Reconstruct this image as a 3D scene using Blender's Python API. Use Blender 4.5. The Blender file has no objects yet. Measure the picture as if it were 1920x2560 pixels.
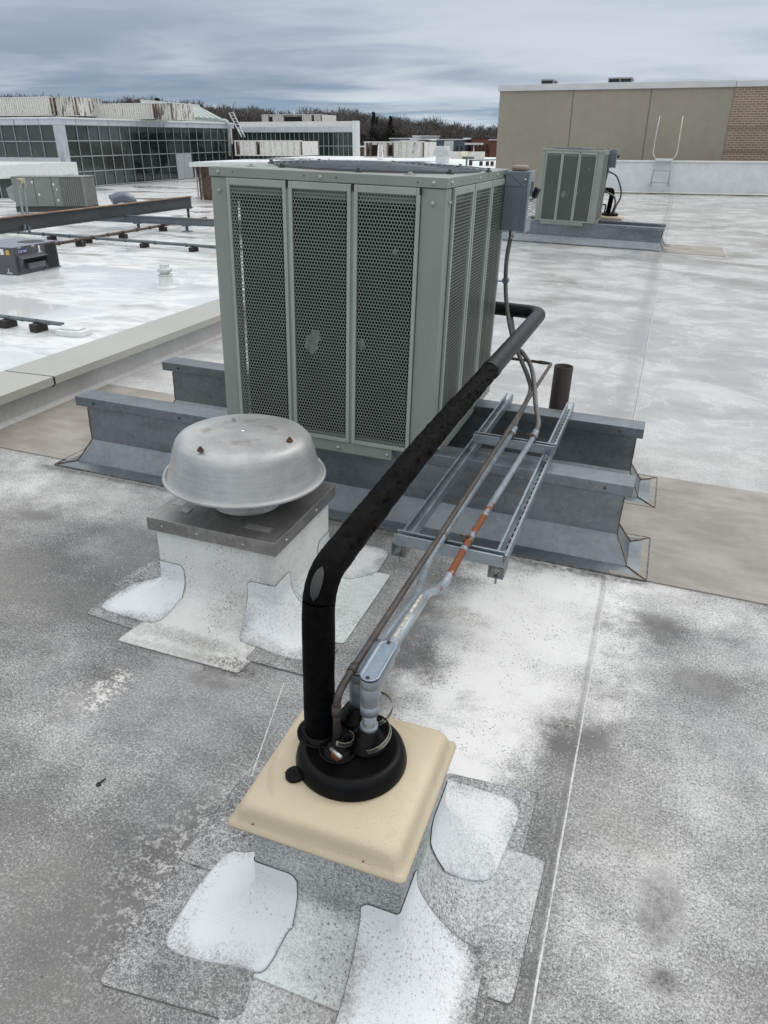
import bpy, bmesh, math, random
from mathutils import Matrix, Vector, noise as mnoise
random.seed(7)
D = bpy.data
scene = bpy.context.scene
col = scene.collection
R = math.radians
PI = math.pi
# ------------------------------------------------------------------ camera frames
FPX = 1860.95
CAM = Vector((0, 0, 1.7))
def camrot(a, b, c):
    cy, sy = math.cos(a), math.sin(a)
    f = Vector((sy*math.cos(b), cy*math.cos(b), -math.sin(b)))
    r = Vector((cy, -sy, 0)); d = f.cross(r)
    return Matrix((math.cos(c)*r+math.sin(c)*d, -math.sin(c)*r+math.cos(c)*d, f))
RN = camrot(-.330722276, .470118899, -.0332234126)      # the sloping deck's own axes
RT = camrot(R(-18.95), R(26.64), 0)                      # true level axes
M3 = RT.transposed() @ RN
TILT = Matrix.Translation(CAM) @ M3.to_4x4() @ Matrix.Translation(-CAM)
TILTI = TILT.inverted()
def _at(Rm, px, py, z=None, X=None, Y=None, Dd=None):
    d = Rm.transposed() @ Vector(((px-960)/FPX, (py-1280)/FPX, 1))
    if z is not None: t = (z-1.7)/d.z
    elif X is not None: t = X/d.x
    elif Y is not None: t = Y/d.y
    else: t = Dd/math.hypot(d.x, d.y)
    return CAM + t*d
def an(px, py, **k): return _at(RN, px, py, **k)         # a measured point in deck axes
def af(px, py, **k): return _at(RT, px, py, **k)         # the same in level axes
# ------------------------------------------------------------------ node helper
class S:
    def __init__(s, g, sock): s.g = g; s.s = sock
    def _m(s, op, *a):
        n = s.g.nodes.new('ShaderNodeMath'); n.operation = op
        for i, v in enumerate((s,)+a):
            if isinstance(v, S): s.g.links.new(v.s, n.inputs[i])
            else: n.inputs[i].default_value = v
        return S(s.g, n.outputs[0])
    def __add__(s, o): return s._m('ADD', o)
    __radd__ = __add__
    def __sub__(s, o): return s._m('SUBTRACT', o)
    def __rsub__(s, o): return (s*-1.0)+o
    def __mul__(s, o): return s._m('MULTIPLY', o)
    __rmul__ = __mul__
    def __truediv__(s, o): return s._m('DIVIDE', o)
    def max(s, o): return s._m('MAXIMUM', o)
    def min(s, o): return s._m('MINIMUM', o)
    def abs(s): return s._m('ABSOLUTE')
    def pow(s, o): return s._m('POWER', o)
    def sqrt(s): return s._m('SQRT')
    def sin(s): return s._m('SINE')
    def frac(s): return s._m('FRACT')
    def clamp(s): return s.max(0.0).min(1.0)
    def sm(s, a, b):                                      # smoothstep from a to b
        n = s.g.nodes.new('ShaderNodeMapRange'); n.interpolation_type = 'SMOOTHSTEP'
        s.g.links.new(s.s, n.inputs[0])
        lo, hi, x, y = (a, b, 0., 1.) if a < b else (b, a, 1., 0.)
        for i, v in zip((1, 2, 3, 4), (lo, hi, x, y)): n.inputs[i].default_value = v
        return S(s.g, n.outputs[0])
class G:
    def __init__(s, name, world=False):
        if world:
            s.m = D.worlds.new(name)
        else: s.m = D.materials.new(name)
        s.m.use_nodes = True; s.t = s.m.node_tree; s.nodes = s.t.nodes; s.links = s.t.links
        s.nodes.clear()
        s.tc = s.nodes.new('ShaderNodeTexCoord')
    def vec(s, which='Object', scale=(1, 1, 1), off=(0, 0, 0)):
        n = s.nodes.new('ShaderNodeMapping'); n.vector_type = 'POINT'
        s.links.new(s.tc.outputs[which], n.inputs[0])
        n.inputs[3].default_value = scale; n.inputs[1].default_value = off
        return n.outputs[0]
    def xyz(s, vec=None):
        n = s.nodes.new('ShaderNodeSeparateXYZ'); s.links.new(vec or s.tc.outputs['Object'], n.inputs[0])
        return [S(s, o) for o in n.outputs]
    def comb(s, x, y, z):
        n = s.nodes.new('ShaderNodeCombineXYZ')
        for i, v in enumerate((x, y, z)):
            if isinstance(v, S): s.links.new(v.s, n.inputs[i])
            else: n.inputs[i].default_value = v
        return n.outputs[0]
    def noise(s, scale, detail=3, rough=.55, vec=None, dist=0):
        n = s.nodes.new('ShaderNodeTexNoise'); s.links.new(vec or s.tc.outputs['Object'], n.inputs['Vector'])
        n.inputs['Scale'].default_value = scale; n.inputs['Detail'].default_value = detail
        n.inputs['Roughness'].default_value = rough; n.inputs['Distortion'].default_value = dist
        return S(s, n.outputs[0])
    def voro(s, scale, vec=None, out=0, feature='F1'):
        n = s.nodes.new('ShaderNodeTexVoronoi'); n.feature = feature
        s.links.new(vec or s.tc.outputs['Object'], n.inputs['Vector']); n.inputs['Scale'].default_value = scale
        return S(s, n.outputs[out])
    def mix(s, f, a, b):
        n = s.nodes.new('ShaderNodeMix'); n.data_type = 'RGBA'
        for i, v in ((0, f), (6, a), (7, b)):
            if isinstance(v, S): s.links.new(v.s, n.inputs[i])
            elif isinstance(v, bpy.types.NodeSocket): s.links.new(v, n.inputs[i])
            elif i == 0: n.inputs[0].default_value = v
            else: n.inputs[i].default_value = (*v, 1)
        return n.outputs[2]
    def out(s, base, rough=.5, metal=0., bump=None, bstr=.3, bdist=.002, spec=.5, coat=0, emit=None, alpha=None, trans=None):
        p = s.nodes.new('ShaderNodeBsdfPrincipled'); o = s.nodes.new('ShaderNodeOutputMaterial')
        s.links.new(p.outputs[0], o.inputs[0])
        def put(k, v):
            if v is None: return
            if isinstance(v, S): s.links.new(v.s, p.inputs[k])
            elif isinstance(v, bpy.types.NodeSocket): s.links.new(v, p.inputs[k])
            elif isinstance(v, tuple): p.inputs[k].default_value = (*v, 1)
            else: p.inputs[k].default_value = v
        put('Base Color', base); put('Roughness', rough); put('Metallic', metal); put('Specular IOR Level', spec)
        put('Coat Weight', coat); put('Alpha', alpha)
        if bump is not None:
            b = s.nodes.new('ShaderNodeBump'); b.inputs['Strength'].default_value = bstr
            b.inputs['Distance'].default_value = bdist
            s.links.new(bump.s, b.inputs['Height']); s.links.new(b.outputs[0], p.inputs['Normal'])
        return s.m
_mats = {}
def simple(name, c, rough=.5, metal=0., var=.15, scale=6., fine=0, bump=0, spec=.5, stretch=(1, 1, 1)):
    """a plain material with slow tonal drift and fine grain"""
    if name in _mats: return _mats[name]
    g = G(name)
    v = g.vec(scale=stretch)
    n = g.noise(scale, 4, .6, v)
    if fine: n = n*.6 + g.noise(fine, 2, .5, v)*.4
    dark = tuple(x*(1-var) for x in c); light = tuple(min(1, x*(1+var)) for x in c)
    b = g.mix(n.sm(.3, .7), dark, light)
    m = g.out(b, rough=(n*.25+(rough-.12)).clamp(), metal=metal, bump=(n if bump else None), bstr=bump, spec=spec)
    _mats[name] = m
    return m
def ell(x, y, cx, cy, rx, ry, soft=.5, wob=None):
    dx = (x-cx)/rx; dy = (y-cy)/ry
    d = (dx*dx+dy*dy).sqrt()
    if wob is not None: d = d + wob
    return d.sm(1+soft, 1-soft)
def roof_material(name, dirt0, near=True, white=(.76, .77, .765), dark=(.095, .096, .098), marks=True, wallz=None, rim=0., big_a=.55, spk=1., mould=()):
    """white roof coating worn and grimed to a fine grey grain, in deck metres"""
    g = G(name)
    x, y, z = g.xyz()
    big = g.noise(.9, 4, .6); med = g.noise(4.2, 6, .68); streak = g.noise(2.2, 4, .6, g.vec(scale=(.5, 1.6, 1)))
    f1 = g.noise(260, 2, .7); f2 = g.noise(120, 3, .75); f3 = g.noise(36, 4, .7)
    fine = (f1-.5)*1.5 + (f2-.5)*1.6 + (f3-.5)*.35
    dirt = (big-.5)*big_a + (med-.5)*.72 + (streak-.5)*.3 + dirt0
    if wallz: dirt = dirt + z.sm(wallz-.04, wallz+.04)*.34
    if rim:
        a = g.nodes.new('ShaderNodeAttribute'); a.attribute_name = 'rim'
        dirt = dirt + S(g, a.outputs['Fac'])*((med-.36).max(0.0)*1.9+.16)*rim
    if marks:
        wob = (med-.5)*1.6+(f3-.5)*.5
        front = y.sm(3.3, 2.5)
        dirt = dirt - ell(x, y, -.24, 2.42, .34, .62, .5, wob)*.50 - ell(x, y, .1, 1.9, .8, .8, .8, wob)*.10*front
        dirt = dirt + x.sm(-.45, -1.0)*.04*y.sm(2.6, 1.9) - x.sm(-1.7, -2.5)*.07
        dirt = dirt - y.sm(2.95, 4.6)*.22
        dirt = dirt + ell(x, y, -.03, 1.5, .06, .7, .7, wob)*.16 + ell(x, y, -.08, 8, .16, 5.5, .5, wob*.6)*.15
        dirt = dirt - ell(x, y, -.36, 1.78, .26, .36, .6, wob)*.24 + ell(x, y, -.04, 1.93, .13, .12, .6, wob)*.24
        dirt = dirt + ell(x, y, .27, 2.62, .12, .12, .7, wob)*.20 + ell(x, y, .42, 2.3, .12, .12, .7, wob)*.16 + ell(x, y, -2.05, 2.25, .5, .28, .7, wob)*.18
        dirt = dirt + ell(x, y, -.62, 2.15, .14, .5, .6, wob)*.24 + ell(x, y, -.50, 2.2, .2, .12, .7, wob)*.2
        dirt = dirt - ell(x, y, .25, 2.85, .5, .16, .6, wob)*.25 - ell(x, y, .2, 1.35, .12, .2, .6, wob)*.15 + ell(x, y, -1.0, 1.1, .14, .4, .6, wob)*.10
        dirt = dirt - ell(x, y, -.22, 1.64, .06, .05, .5, wob)*.25 - ell(x, y, -2.6, 2.75, .7, .18, .6, wob)*.16
    t = dirt*-1.0+1.0
    amp = t.sm(1.12, .80)*.85 + .15
    lum = t + fine*amp*.72
    k = lum.sm(.04, .99)
    c = g.mix(k, dark, white)
    # faint cool and warm tints in the grime
    c = g.mix((big-.5).abs().sm(0., .16)*.35*(t.sm(1., .6)), c, g.mix(big.sm(.45, .55), (.25, .27, .29), (.30, .285, .26)))
    # dark specks of grit, clustered, thickest where the white coat gives way
    sp = g.voro(78); spn = g.noise(5.5, 4, .65)
    specks = sp.sm(.27, .16) * (spn + dirt*.12).sm(.50, .60) * t.sm(.30, .55)
    c = g.mix(specks*(.70*spk), c, (.075, .07, .062))
    sp2 = g.voro(21, g.vec(scale=(1, 1, 1), off=(3.3, 1.7, 0)))
    c = g.mix(sp2.sm(.085, .05)*g.noise(2.1, 2).sm(.48, .6)*(.7*spk)*(y.sm(5, 3)), c, (.05, .047, .043))
    tiny = g.voro(150, g.vec(off=(1.3, 5.1, 0)))
    c = g.mix(tiny.sm(.30, .16)*g.noise(8, 3, .6, g.vec(off=(9, 1, 0))).sm(.44, .60)*t.sm(.2, .5)*(.5*spk), c, (.07, .067, .06))
    lf = g.voro(46, g.vec(off=(7.1, 2.7, 0)))
    c = g.mix(lf.sm(.16, .08)*.6*g.noise(3.3, 2, .5).sm(.42, .6), c, (.60, .61, .60))
    if marks:
        w2 = (g.noise(26, 4, .7)-.5)*1.9
        for (cx, cy, rx, ry, a, cc) in ((-1.17, 1.80, .10, .035, .85, (.055, .048, .036)), (-1.20, 1.73, .09, .05, .55, (.13, .115, .09)),
                                        (.285, 1.39, .05, .10, .50, (.10, .10, .09)), (.30, 1.20, .028, .03, .6, (.06, .06, .06)),
                                        (-1.53, 1.52, .07, .12, .4, (.17, .16, .135)),
                                        (-2.63, 2.47, .09, .05, .5, (.10, .095, .085)), (-.68, 2.42, .06, .2, .3, (.09, .085, .06)),
                                        (-1.35, 1.87, .3, .03, .4, (.12, .105, .085)), (-.52, 2.42, .14, .07, .35, (.10, .09, .05)),
                                        (-1.35, 1.80, .13, .025, .45, (.05, .045, .04)), (.075, 1.93, .05, .05, .5, (.09, .085, .075)), (-.03, 1.95, .05, .04, .6, (.08, .075, .06)),
                                        (.25, 2.66, .07, .06, .5, (.13, .12, .105)), (-.5, 2.02, .05, .05, .5, (.07, .065, .05)), (-.95, 1.08, .05, .25, .4, (.11, .105, .10)), (-.76, .66, .12, .05, .3, (.13, .12, .11)),
                                        (-1.9, 1.95, .25, .10, .3, (.13, .125, .115)), (.42, 2.35, .10, .07, .4, (.14, .135, .12)), (-.62, 1.86, .04, .10, .4, (.09, .08, .05))):
            c = g.mix(ell(x, y, cx, cy, rx, ry, .5, w2)*(a*1.6)*(f2*.5+f1*.25+f3*.25).sm(.45, .57), c, cc)
        # dimples over the fastener plates: pale ring, dull centre
        for (cx, cy, r) in ((-.12, 5.9, .09), (.29, 6.2, .06), (-.16, 7.3, .09), (-1.04, 11.1, .17), (-1.17, 9.5, .13), (-.14, 9.8, .15),
                            (-1.53, 1.52, .10), (-1.22, 1.355, .08), (-.5, 6.6, .07), (-.72, 8.3, .09), (-.2, 8.6, .1)):
            if cy < 4: continue
            d = (((x-cx)*(x-cx)+(y-cy)*(y-cy)*.7).sqrt())/r + (med-.5)*1.2
            ring = ((d-1.0).abs()).sm(.35, .05); fz = 1.0 if cy > 4 else .6
            c = g.mix(ring*(f2.sm(.44, .6))*(.6*fz), c, (.68, .69, .67)); c = g.mix(d.sm(.9, .5)*(.42*fz)*f2.sm(.35, .5), c, (.15, .145, .13))
        chip = (f3*.6+f2*.4)
        c = g.mix(ell(x, y, -1.50, 1.55, .055, .11, .35, w2*.5)*chip.sm(.47, .56)*.85, c, (.66, .65, .61))
        c = g.mix(ell(x, y, -1.57, 1.45, .10, .16, .8, w2*.5)*chip.sm(.50, .60)*.4, c, (.62, .62, .60))
        c = g.mix(ell(x, y, -1.20, 1.36, .07, .05, .9, w2*.6)*chip.sm(.50, .60)*.35, c, (.60, .60, .58))
        c = g.mix(ell(x, y, -1.20, 1.42, .12, .012, 1.2, w2*.8)*.3, c, (.16, .155, .145))
        c = g.mix(ell(x, y, -.90, 1.05, .10, .25, .9, w2*.6)*chip.sm(.50, .57)*.6, c, (.62, .62, .60))
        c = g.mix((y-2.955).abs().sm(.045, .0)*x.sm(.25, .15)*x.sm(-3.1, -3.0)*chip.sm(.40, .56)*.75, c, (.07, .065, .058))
        wl = (g.noise(9, 4)-.5)*.05
        c = g.mix((x-.014).abs().sm(.012, .002)*.5*f2.sm(.3, .6), c, (.09, .09, .085))
        # wet film beyond the machine: damp grey and chalky tide marks
        wn = g.noise(.8, 5, .6, g.vec(scale=(.75, 1.0, 1), off=(4, 2, 0)), .6); tide = g.noise(1.9, 7, .66, g.vec(scale=(.9, 1.0, 1)), .5)
        far = y.sm(3.6, 5.5)
        c = g.mix(far*(.72), c, g.mix((tide*.62+f2*.38).sm(.33, .66), (.30, .302, .298), (.60, .61, .605)))
        c = g.mix(far*wn.sm(.44, .64)*.5, c, (.27, .268, .255))
        c = g.mix(far*((tide-.54).abs().sm(.022, .0))*.35, c, (.70, .71, .70))
        c = g.mix(((x+.07)+wl*2).abs().sm(.10, .02)*y.sm(3.8, 4.6)*.45, c, (.24, .235, .225))
        c = g.mix((x-.02).abs().sm(.012, .002)*far*.6, c, (.16, .16, .155))
        c = g.mix((y-9.9+x*.1).abs().sm(.03, .01)*x.sm(.03, .06)*.5, c, (.25, .25, .245))
        rough = (far*(-.42) + .72 + (wn.sm(.42, .6))*far*-.17 + tide*far*.12).clamp()
        return g.out(c, rough=rough, bump=f2*.6+f1*.4, bstr=.25, bdist=.0015, spec=.5)
    for (cx, cy, rx, ry, a) in mould:
        c = g.mix(ell(x, y, cx, cy, rx, ry, .6, (f3-.5)*2.4+(med-.5))*f2.sm(.36, .6)*a, c, (.07, .06, .045))
    return g.out(c, rough=.7, bump=f2*.6+f1*.4, bstr=.3, bdist=.0015, spec=.4)
# ------------------------------------------------------------------ mesh builder
class MB:
    def __init__(s): s.v = []; s.f = []; s.sm = []
    def add(s, vs, fs, smooth=False):
        b = len(s.v); s.v += [Vector(p) for p in vs]
        for f in fs: s.f.append([b+i for i in f]); s.sm.append(smooth)
        return s
    def box(s, x0, x1, y0, y1, z0, z1, M=None):
        p = [(x, y, z) for z in (z0, z1) for y in (y0, y1) for x in (x0, x1)]
        if M is not None: p = [M @ Vector(q) for q in p]
        return s.add(p, [(0, 2, 3, 1), (4, 5, 7, 6), (0, 1, 5, 4), (2, 6, 7, 3), (0, 4, 6, 2), (1, 3, 7, 5)])
    def bar(s, a, b, w, h, up=(0, 0, 1)):
        a = Vector(a); b = Vector(b); d = (b-a); L = d.length; d.normalize()
        r = d.cross(Vector(up)).normalized(); u = r.cross(d)
        M = Matrix((( r.x, d.x, u.x, a.x), (r.y, d.y, u.y, a.y), (r.z, d.z, u.z, a.z), (0, 0, 0, 1)))
        return s.box(-w/2, w/2, 0, L, -h/2, h/2, M)
    def ring_loft(s, rings, closed=True, caps=True, smooth=True):
        n = len(rings[0]); b = len(s.v)
        for r in rings: s.v += [Vector(p) for p in r]
        for i in range(len(rings)-1):
            for j in range(n if closed else n-1):
                k = (j+1) % n
                s.f.append([b+i*n+j, b+i*n+k, b+(i+1)*n+k, b+(i+1)*n+j]); s.sm.append(smooth)
        if caps:
            s.f.append([b+j for j in range(n)][::-1]); s.sm.append(False)
            s.f.append([b+(len(rings)-1)*n+j for j in range(n)]); s.sm.append(False)
        return s
    def tube(s, pts, r, n=12, caps=True, rfun=None, smooth=True):
        pts = [Vector(p) for p in pts]
        t0 = (pts[1]-pts[0]).normalized()
        u = t0.orthogonal().normalized()
        rings = []
        for i, p in enumerate(pts):
            t = ((pts[min(i+1, len(pts)-1)]-pts[max(i-1, 0)])).normalized()
            u = (u - t*u.dot(t)).normalized(); w = t.cross(u)
            rr = r if not isinstance(r, (list, tuple)) else r[i]
            ring = []
            for j in range(n):
                a = 2*PI*j/n; d = u*math.cos(a)+w*math.sin(a)
                q = rr
                if rfun: q = rfun(p+d*rr, rr, i)
                ring.append(p+d*q)
            rings.append(ring)
        return s.ring_loft(rings, caps=caps, smooth=smooth)
    def lathe(s, prof, c=(0, 0, 0), n=48, smooth=True, caps=False, M=None):
        rings = []
        for (r, z) in prof:
            ring = [Vector((r*math.cos(2*PI*j/n), r*math.sin(2*PI*j/n), z)) for j in range(n)]
            if M is not None: ring = [M @ q for q in ring]
            rings.append([q+Vector(c) for q in ring])
        return s.ring_loft(rings, caps=caps, smooth=smooth)
    def prism(s, poly, z0, z1, M=None):
        n = len(poly)
        p = [(a, b, z0) for a, b in poly]+[(a, b, z1) for a, b in poly]
        if M is not None: p = [M @ Vector(q) for q in p]
        fs = [tuple(range(n))[::-1], tuple(range(n, 2*n))]+[(i, (i+1) % n, n+(i+1) % n, n+i) for i in range(n)]
        return s.add(p, fs)
    def build(s, name, mat, parent=None, bevel=0, loc=None):
        me = D.meshes.new(name)
        off = Vector((0, 0, 0))
        if parent is not None: off = Vector(parent['_base'])
        elif loc is not None: off = Vector(loc)
        me.from_pydata([tuple(v-off) for v in s.v], [], s.f)
        me.polygons.foreach_set('use_smooth', s.sm)
        me.materials.append(mat); me.update()
        o = D.objects.new(name, me); col.objects.link(o)
        if parent is not None: o.parent = topless(parent, o)
        elif loc is not None: o.location = off
        if bevel:
            bv = o.modifiers.new('Bevel', 'BEVEL'); bv.width = bevel; bv.segments = 2; bv.limit_method = 'ANGLE'; bv.angle_limit = R(40)
            bv.harden_normals = False
        o['_base'] = tuple(off)
        return o
def topless(p, o): return p
def build_split(mb, name, mat, parent=None, bevel=0):
    """each loose piece of mb becomes a part of its own"""
    par_ = list(range(len(mb.v)))
    def find(a):
        while par_[a] != a: par_[a] = par_[par_[a]]; a = par_[a]
        return a
    for f in mb.f:
        r0 = find(f[0])
        for q in f[1:]: par_[find(q)] = r0
    groups = {}
    for f, sm_ in zip(mb.f, mb.sm): groups.setdefault(find(f[0]), []).append((f, sm_))
    outs = []
    for fs in groups.values():
        n_ = MB(); mp_ = {}
        for f, sm_ in fs:
            g_ = []
            for q in f:
                if q not in mp_: mp_[q] = len(n_.v); n_.v.append(mb.v[q])
                g_.append(mp_[q])
            n_.f.append(g_); n_.sm.append(sm_)
        outs.append(n_.build(name, mat, parent, bevel))
    return outs
NEAR = []
def thing(name, label, cat, base, group=None, near=True):
    o = D.objects.new(name, None); col.objects.link(o); o.empty_display_size = .1
    o.location = base; o['_base'] = tuple(base); tag(o, label, cat, group)
    if near: NEAR.append(o)
    return o
def tag(o, label=None, cat=None, group=None, kind=None, near=False):
    if label: o['label'] = label
    if cat: o['category'] = cat
    if group: o['group'] = group
    if kind: o['kind'] = kind
    if near: NEAR.append(o)
    return o
def copy_tree(o, off=(0, 0, 0), parent=None, near=True):
    c = o.copy(); col.objects.link(c)
    if parent is None:
        c.location = o.location+Vector(off)
        if near: NEAR.append(c)
    else: c.parent = parent
    for ch in [k for k in o.children]: copy_tree(ch, parent=c)
    return c
def roundpath(pts, rad, n=6):
    pts = [Vector(p) for p in pts]; out = [pts[0]]
    for i in range(1, len(pts)-1):
        a, b, c = pts[i-1], pts[i], pts[i+1]
        r = rad[i-1] if isinstance(rad, (list, tuple)) else rad
        r = min(r, (a-b).length*.48, (c-b).length*.48)
        p0 = b+(a-b).normalized()*r; p1 = b+(c-b).normalized()*r
        for k in range(n+1):
            t = k/n; out.append(p0*(1-t)**2+b*2*t*(1-t)+p1*t*t)
    out.append(pts[-1]); return out
def spline(pts, n=8):
    pts = [Vector(p) for p in pts]; out = []
    P = [pts[0]*2-pts[1]]+pts+[pts[-1]*2-pts[-2]]
    for i in range(1, len(P)-2):
        for k in range(n):
            t = k/n; a, b, c, d = P[i-1:i+3]
            out.append(.5*((2*b)+(c-a)*t+(2*a-5*b+4*c-d)*t*t+(3*b-a-3*c+d)*t**3))
    out.append(pts[-1]); return out
def roundpoly(poly, rad, n=5):
    out = []
    for i, b in enumerate(poly):
        a = Vector(poly[i-1]); c = Vector(poly[(i+1) % len(poly)]); b = Vector(b)
        r = min(rad, (a-b).length*.4, (c-b).length*.4)
        p0 = b+(a-b).normalized()*r; p1 = b+(c-b).normalized()*r
        for k in range(n+1):
            t = k/n; q = p0*(1-t)**2+b*2*t*(1-t)+p1*t*t; out.append((q.x, q.y))
    return out
# ------------------------------------------------------------------ materials
def galv(name, c=(.33, .37, .42), metal=.55, rough=.42):
    g = G(name); x, y, z = g.xyz()
    n = g.noise(3.5, 5, .65, g.vec(scale=(.6, 1, 1.4))); sp = g.voro(38, out=1); f = g.noise(220, 2)
    st = g.noise(11, 4, .6, g.vec(scale=(.15, 1, 1)))
    t = (n*.5+st*.25+f*.15+sp*.10)
    b = g.mix(t.sm(.34, .64), tuple(q*.72 for q in c), tuple(q*1.25 for q in c))
    b = g.mix(g.noise(26, 4, .7).sm(.60, .74)*.22, b, (.40, .42, .43))
    return g.out(b, rough=(n*.35+(rough-.14)).clamp(), metal=metal, bump=n, bstr=.12, bdist=.004)
M_galv = galv('galvanised_steel', (.20, .222, .24), .85, .38)
M_galv_dark = galv('galvanised_channel', (.30, .345, .375), .8, .38)
def paint_mat(name, c, rough=.42):
    g = G(name); x, y, z = g.xyz()
    n = g.noise(2.2, 4, .6); drip = g.noise(14, 4, .6, g.vec(scale=(1, 1, .08))); f = g.noise(120, 2)
    b = g.mix((n*.6+drip*.3+f*.1).sm(.35, .65), tuple(q*.90 for q in c), tuple(q*1.07 for q in c))
    b = g.mix(g.noise(40, 4, .7).sm(.66, .78)*.22, b, tuple(q*.6 for q in c))
    return g.out(b, rough=(n*.2+rough-.1), bump=n, bstr=.06, bdist=.01)
M_green = paint_mat('grey_green_paint', (.246, .272, .243))
M_green2 = paint_mat('panel_paint', (.33, .36, .322))
M_sheet_shaded = paint_mat('shaded_sheet_paint', (.21, .235, .207))  # panel paint darkened: shade on the web between holes put into the colour
M_coil = simple('coil_fins', (.006, .007, .007), .7, .0, .5, 30, 90, stretch=(6, 6, .3), spec=.2)
M_black = simple('black_plastic', (.012, .012, .013), .45, 0, .3, 12)
M_guard = simple('fan_guard_coating', (.09, .11, .13), .35, .2, .3, 12)
M_steel = simple('plain_steel', (.42, .42, .41), .35, .8, .2, 20)
M_rustbolt = simple('rusty_bolt', (.07, .05, .042), .7, .3, .4, 60)
M_dark = simple('dark_gap', (.02, .02, .02), .8)
def foam():
    g = G('black_pipe_foam'); n = g.noise(38, 5, .7); n2 = g.noise(9, 3)
    b = g.mix(n.sm(.35, .7), (.0015, .0015, .0016), (.0045, .0045, .0047))
    return g.out(b, rough=(n2*.3+.5).clamp(), bump=n, bstr=.7, bdist=.004, spec=.06)
M_foam = foam()
M_foam_sm = simple('smooth_pipe_foam', (.008, .0085, .009), .45, 0, .2, 6, spec=.3)
M_tape = simple('grey_tape', (.020, .0215, .022), .45, 0, .2, 20)
def alu():
    g = G('spun_aluminium'); x, y, z = g.xyz()
    n = g.noise(5, 5, .65); r = g.noise(34, 3, .6, g.vec(scale=(.12, .12, 2.4))); f = g.noise(240, 2)
    b = g.mix((n*.62+r*.23+f*.15).sm(.36, .64), (.33, .335, .335), (.50, .505, .50))
    st = g.noise(11, 5, .7); up = z.sm(.270, .282)
    dd = (x*x+y*y).sqrt()
    ringm = ((dd-.125).abs()).sm(.05, .01)*up
    b = g.mix(ringm*st.sm(.50, .66)*.5, b, (.16, .13, .10))
    b = g.mix(up*g.noise(70, 3).sm(.62, .72)*.4, b, (.2, .19, .17))
    return g.out(b, rough=(n*.3+.36).clamp(), metal=.42, bump=r, bstr=.06, bdist=.003)
M_alu = alu()
M_alu_flat = simple('mill_aluminium', (.30, .295, .285), .36, .75, .25, 7, 60, stretch=(1, .3, 1))
def cream():
    g = G('cream_plastic'); x, y, z = g.xyz()
    n = g.noise(3, 4); f = g.noise(130, 2, .6); st = g.noise(9, 5, .65)
    b = g.mix(n.sm(.35, .65), (.50, .425, .30), (.575, .49, .35))
    b = g.mix(st.sm(.55, .72)*.22, b, (.42, .35, .25))
    arc = (((x*x+(y+.02)*(y+.02)).sqrt()-.19).abs()).sm(.012, .0)*st.sm(.44, .58)
    b = g.mix(arc*.35, b, (.36, .30, .21))
    b = g.mix(g.noise(3.5, 5, .7, g.vec(off=(5, 5, 0))).sm(.50, .66)*.28, b, (.44, .38, .28))
    sp = g.voro(130).sm(.2, .1)*ell(x, y, .12, -.12, .13, .2, .5, (st-.5)*1.5)
    b = g.mix(sp*.6, b, (.25, .20, .13))
    b = g.mix(g.voro(60, g.vec(off=(4, 1, 1))).sm(.09, .05)*.5, b, (.3, .24, .16))
    return g.out(b, rough=.52, bump=f*.3+st*.7, bstr=.08, bdist=.004)
M_cream = cream()
M_rubber = simple('black_rubber', (.003, .003, .0034), .40, 0, .3, 14, spec=.14)
M_copper = simple('weathered_copper', (.078, .066, .058), .55, .35, .35, 14, 90)
def conduit_mat():
    g = G('painted_conduit'); x, y, z = g.xyz(); n = g.noise(14, 4, .65, g.vec(scale=(1, .5, 1))); n2 = g.noise(60, 3)
    b = g.mix(n.sm(.35, .65), (.22, .25, .29), (.33, .37, .42))
    b = g.mix((n2*.5+n*.5).sm(.55, .66)*.7, b, (.42, .44, .45))
    # rust where the coating has come off, round the near clamps
    rz = ell(x, y, 0, 1.0, 9, .33, .12, (n-.5)*2.4+(n2-.5)*.8)
    rz = rz*((g.noise(11, 4, .7)*.7+n*.3).sm(.47, .51)).max(ell(x, y, 0, .80, 9, .11, .05, (n2-.5)*.6))
    b = g.mix(rz, b, (.20, .068, .025))
    rough = (rz*.35+.40).clamp()
    return g.out(b, rough=rough, metal=.25, bump=n2, bstr=.2, bdist=.002)
M_cond = conduit_mat()
M_cond_plain = simple('grey_conduit', (.27, .31, .35), .42, .2, .22, 16, 90)
M_cond_scraped = simple('scraped_conduit', (.33, .37, .40), .42, .25, .3, 20, 90, stretch=(1, .3, 1))
M_scrape = simple('bare_metal_scrape', (.52, .50, .42), .5, .2, .3, 50)
M_lb = simple('cast_conduit_body', (.225, .25, .27), .42, .2, .08, 10)
M_lbcover = simple('conduit_cover', (.27, .33, .40), .34, .45, .12, 18, 80)
M_whip = simple('grey_flexible_conduit', (.125, .125, .12), .5, 0, .15, 10)
M_stub = simple('rusty_brown_pipe', (.022, .016, .014), .6, .2, .35, 14, 70)
M_swbox = simple('switch_box_enamel', (.145, .178, .20), .40, .1, .08, 8)
M_tan = simple('tan_plastic', (.22, .19, .14), .5, 0, .1, 8)
M_label = simple('white_label', (.72, .74, .76), .45, 0, .05, 10)
M_print = simple('black_print', (.03, .03, .035), .5)
M_roof = roof_material('near_roof_coating', .66, white=(.70, .70, .685))
M_memb_dk = roof_material('worn_membrane', .66, marks=False, dark=(.075, .076, .082))
M_memb = roof_material('curb_membrane', .13, marks=False, white=(.70, .705, .68), wallz=None, big_a=.3, mould=[(.20, -.485, .10, .028, .8), (-.05, -.42, .28, .035, .5), (.0, -.50, .3, .02, .35), (.22, -.30, .03, .25, .25)])
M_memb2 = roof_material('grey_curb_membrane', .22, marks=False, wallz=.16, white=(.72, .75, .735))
M_memb3 = roof_material('grimy_flange_membrane', .50, marks=False)
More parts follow.
